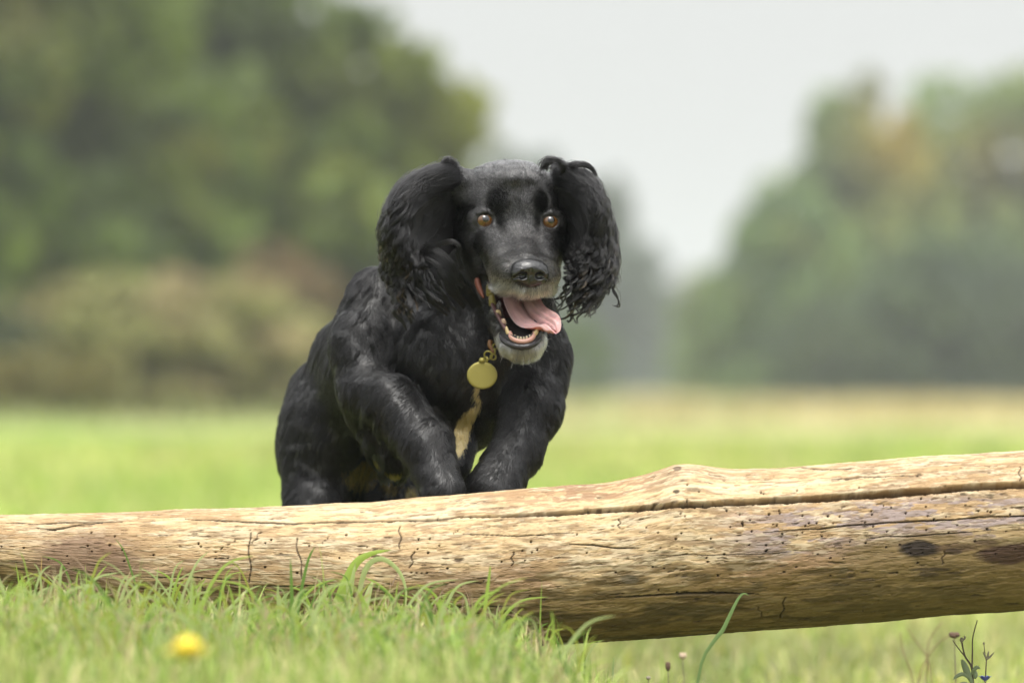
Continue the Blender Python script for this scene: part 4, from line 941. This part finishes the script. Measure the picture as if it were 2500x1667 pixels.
    if 'fur' not in SKIP:
        # whiskers and long chin hairs
        r_ = np.random.default_rng(12); PT = []
        for (a_, b_) in [((1232, 862, -100), (1221, 885, -112)), ((1250, 872, -110), (1248, 900, -118)), ((1260, 874, -112), (1259, 888, -120)), ((1275, 874, -112), (1277, 897, -122)), ((1292, 872, -108), (1298, 896, -118)),
                         ((1300, 868, -106), (1308, 884, -116)), ((1310, 862, -100), (1320, 880, -110)), ((1322, 848, -90), (1338, 858, -100)), ((1326, 838, -90), (1344, 846, -98)), ((1330, 824, -90), (1348, 826, -98)),
                         ((1358, 650, -60), (1398, 644, -40)), ((1360, 662, -60), (1404, 656, -36)), ((1360, 674, -60), (1400, 672, -36)), ((1352, 706, -80), (1366, 732, -90)), ((1344, 716, -90), (1354, 740, -98)), ((1210, 700, -80), (1190, 716, -92))]:
            P = spline([w3(*a_), (w3(*a_)+w3(*b_))/2+r_.normal(0, 2, 3), w3(*b_)], 6); PT.append(P)
        PT = np.array(PT); hair_obj('whiskers', m3(PT), np.array([.45, .42, .38, .33, .25, .12])*S, np.tile(np.array([.5, .48, .42]), (len(PT), 1)), fm, dog)

    # ---------------- collar and tag
    cen_ = w3(1190, 745, 200)
    root = bpy.data.objects.new('dog_collar', None); COL.objects.link(root); root.location = w2m(cen_)
    tag(root, 'collar under the dog\'s throat with a flat round olive gold tag', 'collar')
    def c3(P): return w2m(P)-w2m(cen_)
    brass = mat('brass', .45, (.235, .205, .045), Metallic=.35); noise_bump(brass, 700, .25, .0005)
    tt = np.linspace(0, 2*np.pi, 60); ax1 = np.array([1, .12, 0]); ax2 = np.array([-.05, .72, .68])
    base_c = w3(1200, 722, 225)
    path = base_c+100*np.cos(tt)[:, None]*ax1-104*np.sin(tt)[:, None]*ax2*np.array([1, 1, 1.])
    Vt, Ft = tube(path, 8, 8, cap=False); mesh_obj('strap', c3(Vt), Ft, mat('strap', .5, (.09, .045, .012)), root)
    def ringm(name, c, r, th, nrm, parent=root, m_=brass):
        nrm = np.array(nrm, float); nrm /= np.linalg.norm(nrm); a1 = np.cross(nrm, [0, 0, 1.]); a1 /= np.linalg.norm(a1)+1e-9; a2 = np.cross(nrm, a1)
        q = np.linspace(0, 2*np.pi, 33); P = c+r*(np.cos(q)[:, None]*a1+np.sin(q)[:, None]*a2); Vt, Ft = tube(P, th, 8, cap=False); return mesh_obj(name, c3(Vt), Ft, m_, parent)
    P = spline([w3(1198, 832, 20), w3(1196, 842, 16), w3(1202, 852, 12), w3(1205, 862, 10)], 12); Vt, Ft = tube(P, 6.5, 8); quads_obj('buckle_loop', c3(Vt), Ft, mat('orange_leather', .5, (.15, .065, .015)), root)
    ringm('link', w3(1206, 858, 6), 7, 2.2, (1, .4, 0)); ringm('link', w3(1204, 871, 4), 7, 2.2, (.3, 1, 0)); ringm('split_ring', w3(1192, 867, 2), 10, 2.2, (.25, 1, .3)); ringm('link', w3(1188, 878, 0), 6, 2.4, (1, .3, 0))
    ringm('link', w3(1209, 846, 8), 6, 2.2, (.2, 1, .2))
    # round flat tag with a bevelled edge and an eye at the top
    q = np.arange(64)/64*2*np.pi; tn = np.array([.12, -1, .05]); tn /= np.linalg.norm(tn)
    prof = [(0, 3.2), (30, 3.2), (33.5, 3.0), (36.5, 1.2), (36.5, -1.2), (33.5, -3), (0, -3)]
    c0 = w3(1177, 916, -6); a1 = np.cross(tn, [0, 0, 1.]); a1 /= np.linalg.norm(a1); a2 = np.cross(a1, tn)
    VT = np.concatenate([c0+(r*1.02)*(np.cos(q)[:, None]*a1)+(r*.93)*np.sin(q)[:, None]*a2+tn*h_ for r, h_ in prof])
    tg_ = mesh_obj('tag', c3(VT), grid_faces(len(prof), 64, wrap=True), brass, root)
    P = np.array([c0+a2*32, c0+a2*38, c0+a2*43]); Vt, Ft = tube(P, [9, 7.5, 5], 12); quads_obj('tag_eye', c3(Vt), Ft, brass, root)
# ------------------------------------------------------------ plants one can tell apart
def ribbon(pts, w, n=22, fold=.35, side=(1, 0, 0)):
    """a grass blade: a tapered strip with a slight keel"""
    P = spline([W(*p) for p in pts], n); t = np.linspace(0, 1, n); T = np.gradient(P, axis=0); T /= np.linalg.norm(T, axis=1, keepdims=True)
    A = np.cross(T, [0.15, 1, .05]); A /= np.linalg.norm(A, axis=1, keepdims=True); B = np.cross(T, A)
    ww = (w*.5*np.minimum(1, .45+1.6*t)*(1-np.clip((t-.35)/.65, 0, 1)**1.7)+.15)[:, None]
    V = np.stack([P-A*ww, P+B*ww*fold, P+A*ww], 1).reshape(-1, 3)
    return V, grid_faces(n, 3)
def blade_set(name, items, parent=None, org=None):
    Vs, Fs, Cs, o = [], [], [], 0; r_ = np.random.default_rng(len(items))
    for pts, w, colr in items:
        V, F = ribbon(pts, w*1.2); Vs.append(V); Fs.append(F+o); o += len(V)
        t = np.repeat(np.linspace(0, 1, 22), 3)[:, None]; cc = np.array(colr)*(.8+.25*t)*(1-.4*(t > .93)); cc = cc+np.array([.08, .06, .02])*sm(.8, 1, t); Cs.append(cc)
    V = w2m(np.vstack(Vs)); V = V-(np.array(org) if org is not None else 0)
    return mesh_obj(name, V, np.vstack(Fs), grassm, parent, True, np.vstack(Cs))
G1 = (.36, .50, .09); G2 = (.45, .54, .22); G3 = (.15, .27, .05); ST = (.55, .42, .26); PN = (.45, .31, .22); GY = (.38, .42, .07)
if 'grass' not in SKIP:
    D = -620
    tuft = [([(792, 1700, D), (804, 1568, D), (825, 1474, D-10), (864, 1381, D-20), (906, 1351, D-30), (957, 1342, D-40)], 15, G1),
            ([(820, 1700, D-20), (838, 1525, D-20), (855, 1440, D-30), (868, 1372, D-40)], 12, G2),
            ([(850, 1700, D-60), (872, 1560, D-60), (898, 1453, D-60), (912, 1415, D-60)], 13, G2),
            ([(862, 1700, D), (872, 1500, D-10), (890, 1395, D-20), (927, 1363, D-30), (970, 1389, D-30), (991, 1440, D-30), (987, 1508, D-30)], 8, G2),
            ([(815, 1680, D-10), (830, 1540, D-10), (847, 1491, D-10), (906, 1419, D-30)], 11, GY),
            ([(850, 1660, D-50), (870, 1580, D-60), (910, 1548, D-70), (949, 1542, D-80), (1012, 1552, D-90)], 9, G1),
            ([(935, 1690, D), (940, 1570, D), (945, 1500, D), (957, 1393, D)], 3.2, PN), ([(956, 1430, D), (968, 1405, D), (987, 1389, D)], 2.5, PN),
            ([(935, 1600, D-5), (923, 1551, D-5), (905, 1490, D-5), (889, 1453, D-5)], 4, ST),
            ([(960, 1690, D-20), (972, 1580, D-20), (995, 1516, D-20), (1047, 1432, D-30)], 7, G2),
            ([(1040, 1690, D-30), (1028, 1600, D-30), (1024, 1520, D-30), (1020, 1455, D-30)], 7, PN),
            ([(780, 1690, D-80), (789, 1525, D-80), (791, 1432, D-80)], 9, G1),
            ([(900, 1690, D-10), (928, 1590, D-10), (960, 1540, D-10), (988, 1502, D-10)], 3, ST), ([(1010, 1690, D), (1030, 1600, D), (1052, 1560, D), (1088, 1532, D)], 3, ST),
            ([(1060, 1700, D-40), (1080, 1620, D-40), (1098, 1568, D-50)], 8, G1), ([(1065, 1720, D-30), (1110, 1640, D-30), (1180, 1590, D-30), (1254, 1558, D-30)], 7, G1),
            ([(1100, 1730, D-40), (1150, 1660, D-40), (1210, 1600, D-50), (1266, 1568, D-60)], 6, G2), ([(1100, 1700, D-20), (1122, 1560, D-20), (1130, 1500, D-20)], 4, G3)]
    root = bpy.data.objects.new('grass_tuft', None); COL.objects.link(root); org = w2m(W(920, 1690, D)); root.location = org
    tag(root, 'tuft of long arching grass and a dry stalk crossing the middle of the log', 'grass tuft')
    blade_set('blades', [(p, w*1.35, q) for p, w, q in tuft], root, org)
    r_ = np.random.default_rng(77); it = []
    for u0, v0, u1, v1, w, cl, dd in [(150, 1640, 264, 1376, 8, G1, -40), (96, 1640, 102, 1355, 4, (.55, .36, .14), 0), (205, 1600, 96, 1387, 4, G2, -20), (218, 1640, 208, 1376, 3.5, G1, 0), (255, 1640, 262, 1427, 3, G1, 0),
                  (240, 1640, 353, 1410, 8, G2, -500), (466, 1700, 472, 1417, 10, G1, -600), (480, 1640, 580, 1480, 8, G1, -200), (600, 1660, 613, 1478, 9, G1, -250), (740, 1640, 660, 1445, 9, G1, -100), (716, 1700, 709, 1360, 9, G3, -500),
                  (40, 1600, 55, 1400, 9, G1, -200), (20, 1640, -10, 1440, 8, G2, -100), (60, 1620, 38, 1372, 5, G1, 0), (330, 1640, 380, 1460, 5, G1, -50), (420, 1640, 398, 1478, 4, G2, 0), (560, 1640, 540, 1430, 3, G3, 0), (540, 1640, 562, 1420, 3, ST, 0),
                  (640, 1640, 648, 1500, 9, G2, -400), (690, 1640, 780, 1490, 7, G1, -100), (720, 1640, 800, 1425, 2.5, ST, 0), (510, 1640, 505, 1475, 3, PN, 0), (445, 1640, 432, 1490, 3, PN, 0), (380, 1640, 250, 1480, 6, G2, -100),
                  (300, 1640, 345, 1455, 4, ST, -20), (120, 1640, 190, 1460, 7, GY, -300), (10, 1660, 60, 1500, 10, GY, -700), (350, 1680, 300, 1500, 9, G1, -700)]:
        k = 1 if u1 > u0 else -1; d0 = -620+dd
        it.append(([(u0, v0, d0), (u0+(u1-u0)*.25, v0+(v1-v0)*.4, d0), (u0+(u1-u0)*.6, v0+(v1-v0)*.78, d0-10), (u1, v1, d0-20)], w, cl))
    for _ in range(1300):
        u0 = r_.uniform(-60, 1240) if r_.random() < .9 else r_.uniform(1200, 1420); d0 = r_.uniform(-2600, -640); k = (Y0+d0*S)/Y0; zg = (gz(np.array([(u0-1250)*k*S]), np.array([Y0+d0*S]))[0]-HC)/S/k
        v0 = HV-zg+4; hh = r_.uniform(50, 175)/k**.0*(1 if r_.random() < .85 else 1.35); ln = r_.normal(0, .42)*hh
        cl = [G1, G2, G3, ST, GY, PN, G2, G1][r_.integers(8)]; w = r_.uniform(2.2, 7) if cl not in (ST, PN) else r_.uniform(1.5, 3)
        bend = r_.uniform(-.05, .28)*np.sign(ln)*hh
        it.append(([(u0, v0, d0), (u0+ln*.25, v0-hh*.45, d0), (u0+ln*.65+bend*.2, v0-hh*.85, d0-8), (u0+ln+bend, v0-hh*(1-.25*abs(bend)/hh), d0-16)], w, cl))
    o = blade_set('long_grass', it); tag(o, 'scattered longer green and straw coloured blades rising in front of the log', 'grass', kind='stuff')
    # lone bent blade in front of the right half of the log
    org = w2m(W(1700, 1700, -640))
    o = blade_set('bent_grass', [([(1690, 1760, -640), (1712, 1620, -640), (1745, 1562, -640), (1764, 1538, -640), (1781, 1503, -640), (1801, 1463, -640), (1816, 1448, -640), (1830, 1455, -640)], 8, (.20, .31, .10))], org=org); o.location = org
    tag(o, 'single bent grass blade crossing the lower edge of the log alone on the right', 'grass blade')
def stemp(path, rad, n=14): P = spline([W(*p) for p in path], n); return tube(P, np.linspace(rad, rad*.6, n), 7)
def leafq(pts, w, n=14):
    P = spline([W(*p) for p in pts], n); t = np.linspace(0, 1, n); T = np.gradient(P, axis=0); T /= np.linalg.norm(T, axis=1, keepdims=True)
    A = np.cross(T, [.1, 1, .2]); A /= np.linalg.norm(A, axis=1, keepdims=True); B = np.cross(T, A); ww = (w*.5*np.sin(np.pi*np.clip(t*.93+.07, 0, 1))**.8+.3)[:, None]
    c_ = [P-A*ww, P-A*ww*.5+B*ww*.3, P+B*ww*.45, P+A*ww*.5+B*ww*.3, P+A*ww]; back = [q-B*1.2 for q in c_[::-1]]
    V = np.stack(c_+back, 1).reshape(-1, 3); return V, grid_faces(n, 10, wrap=True)
def plant(name, label, cat, base, parts, group=None):
    org = w2m(W(*base)); root = bpy.data.objects.new(name, None); COL.objects.link(root); root.location = org; tag(root, label, cat, group)
    for pn, geo, m_ in parts:
        V, F = join(geo); quads_obj(pn, w2m(V)-org, F, m_, root)
    return root
def blob(c, r, n=10, seed=0, rough=.0):
    th, ph = np.meshgrid(np.linspace(0, np.pi, n), np.arange(2*n)/(2*n)*2*np.pi, indexing='ij'); r = np.broadcast_to(r, 3)
    d = np.stack([np.sin(th)*np.cos(ph), np.sin(th)*np.sin(ph), np.cos(th)], -1).reshape(-1, 3); q = 1+rough*(np.random.default_rng(seed).random(len(d))-.5)
    return np.asarray(c)+d*r*q[:, None], grid_faces(n, 2*n, wrap=True)
if 'grass' not in SKIP:
    twig = mat('dry_stem', .8, (.16, .12, .10)); fuzz = mat('woolly_leaf', .85, (.30, .36, .22)); bud = mat('seed_husk', .85, (.40, .35, .28)); noise_bump(fuzz, 1500, .5, .0005)
    d0 = -340
    plant('dry_plant', 'dry branching twig with woolly grey green leaves, standing sharp at the bottom right', 'plant', (2380, 1900, d0), [
        ('stem', [stemp([(2380, 1900, d0), (2378, 1750, d0), (2376, 1680, d0), (2372, 1628, d0), (2356, 1601, d0), (2348, 1566, d0)], 3.2, 26), stemp([(2358, 1604, d0), (2340, 1582, d0), (2326, 1562, d0)], 1.8), stemp([(2373, 1630, d0), (2374, 1590, d0+4), (2375, 1555, d0+4), (2386, 1513, d0+4)], 2.0)], twig),
        ('leaf', [leafq([(2374, 1668, d0-4), (2362, 1642, d0-8), (2354, 1622, d0-10), (2348, 1608, d0-8)], 15)], fuzz),
        ('leaf', [leafq([(2370, 1648, d0-4), (2378, 1634, d0-14), (2386, 1628, d0-16), (2393, 1632, d0-16)], 9)], fuzz),
        ('leaf', [leafq([(2372, 1660, d0-4), (2352, 1645, d0-14), (2336, 1650, d0-18), (2328, 1658, d0-18)], 9)], fuzz),
        ('leaf', [leafq([(2372, 1680, d0-4), (2364, 1672, d0-14), (2350, 1668, d0-18), (2338, 1672, d0-18)], 10)], fuzz),
        ('bud', [blob(W(2381, 1646, d0-4), (6, 6, 10), seed=1)], fuzz), ('husk', [blob(W(2348, 1561, d0), (4.5, 4, 6), seed=2, rough=.3), leafq([(2350, 1564, d0), (2356, 1556, d0), (2353, 1551, d0)], 4)], bud)])
    plant('dry_plant', 'thin dry stalk with a forked star shaped seed head, beside the twig with woolly leaves', 'plant', (2402, 1900, d0), [
        ('stem', [stemp([(2402, 1900, d0), (2403, 1760, d0), (2405, 1680, d0), (2408, 1612, d0)], 2.2, 20), stemp([(2408, 1612, d0), (2404, 1590, d0), (2402, 1570, d0)], 1.3), stemp([(2408, 1606, d0), (2418, 1600, d0), (2427, 1592, d0)], 1.5), stemp([(2407, 1606, d0), (2402, 1597, d0), (2400, 1592, d0)], 1.3)], twig),
        ('husk', [leafq([(2408, 1608, d0-2), (2404, 1598, d0-4), (2401, 1590, d0-4)], 4), leafq([(2409, 1608, d0-2), (2412, 1598, d0-4), (2414, 1588, d0-4)], 4), leafq([(2409, 1610, d0-2), (2418, 1602, d0-4), (2427, 1591, d0-4)], 3.5), blob(W(2402, 1570, d0), (2.5, 2.5, 3.5))], bud)])
    blue = mat('blue_petal', .6, (.22, .25, .72)); yel = mat('yellow_petal', .6, (.86, .72, .09)); grn = mat('flower_stem', .7, (.12, .22, .04))
    def petals(c, r, n_, up, wid, lay=1, seed=0):
        g = []; r_ = np.random.default_rng(seed)
        for k in range(lay):
            for i in range(n_):
                a_ = 2*np.pi*i/n_+k*.3+r_.uniform(-.1, .1); rr = r*(1-.2*k); dx, dy = math.cos(a_)*rr, math.sin(a_)*rr
                P = np.array([c, c+np.array([dx*.5, dy*.5, up*.6+k*3]), c+np.array([dx, dy, up+k*5])]); P = spline(P, 8); T = P[-1]-P[0]; A = np.cross(T, [0, 0, 1.]); A /= np.linalg.norm(A)
                ww = wid*np.array([.25, .6, .85, 1, 1, .95, .8, .45])[:, None]; V = np.stack([P-A*ww, P+np.array([0, 0, 1.2]), P+A*ww, P-np.array([0, 0, .8])], 1).reshape(-1, 3); g.append((V, grid_faces(8, 4, wrap=True)))
        return g
    cb = W(2405, 1664, -345)
    plant('blue_flower', 'small violet blue flower at the bottom edge under the dry twigs on the right', 'flower', (2412, 1900, -345), [
        ('stem', [stemp([(2412, 1900, -345), (2410, 1780, -345), (2405, 1668, -345)], 1.8)], grn), ('petals', petals(cb+np.array([0, 0, 3]), 15, 6, 11, 8, 1, 1), blue), ('flower_centre', [blob(cb+np.array([0, 0, 2]), (3, 3, 3))], bud)])
    cy_ = W(457, 1604, -4540)
    k_ = (Y0-4540*S)/Y0
    plant('yellow_flower', 'round bright yellow meadow flower, softly blurred, close to the camera at the bottom left', 'flower', (462, 1790, -4540), [
        ('stem', [stemp([(462, 1830, -4540), (458, 1720, -4540), (457, 1618, -4540)], 2.4)], grn), ('petals', petals(cy_, 40, 13, 11, 11, 4, 2), yel), ('flower_centre', [blob(cy_+np.array([0, 0, 16]), (21, 21, 18), seed=4, rough=.2)], mat('flower_centre', .8, (.84, .68, .07)))])
    sh = mat('seed_head', .9, (.13, .08, .055)); pale = mat('pale_petal', .8, (.55, .42, .30))
    for (u_, v_, dd, rx, rz, m_, lb) in [(2330, 1551, 500, 13, 8, sh, 'flat brown seed head under the log behind the dry twigs'), (1631, 1628, 500, 6, 12, sh, 'upright brown seed head in the blurred grass below the middle of the log'),
                                 (1667, 1602, 900, 9, 9, pale, 'pale pinkish seed head in the blurred grass, highest of those below the log\'s middle'), (1583, 1655, 120, 5, 5, bud, 'tiny pale bud near the bottom edge in the middle')]:
        vg = HV+(HC/((Y0+dd*S)))*13889
        c0 = W(u_, v_, dd)
        plant('seed_head', lb, 'seed head', (u_, vg, dd), [('stem', [stemp([(u_+8, vg, dd), (u_+5, (v_+vg)/2, dd), (u_, v_+rz, dd)], 1.8)], twig), ('head', [blob(c0+np.array([q*rx*.4, 0, (q % 2)*rz*.3]), (rx*.7, rx*.7, rz*.8), seed=q+2, rough=.35) for q in (-1, 0, 1)], m_)], 'seed heads in the grass below the log')
    dd = 1400
    plant('dry_stalks', 'loose crossing thin brown stalks, blurred, in the grass behind the right part of the log', 'plant', (2268, 1850, dd), [
        ('stem', [stemp(p, 2.2) for p in [[(2268, 1850, dd), (2262, 1700, dd), (2264, 1604, dd), (2270, 1560, dd), (2300, 1516, dd)], [(2290, 1800, dd), (2276, 1680, dd), (2264, 1606, dd), (2240, 1570, dd), (2214, 1532, dd)],
                                           [(2200, 1830, dd), (2245, 1650, dd), (2264, 1606, dd), (2290, 1570, dd), (2320, 1550, dd)], [(2240, 1800, dd), (2228, 1660, dd), (2205, 1590, dd), (2199, 1542, dd)]]], mat('brown_stalk', .85, (.22, .15, .08)))])
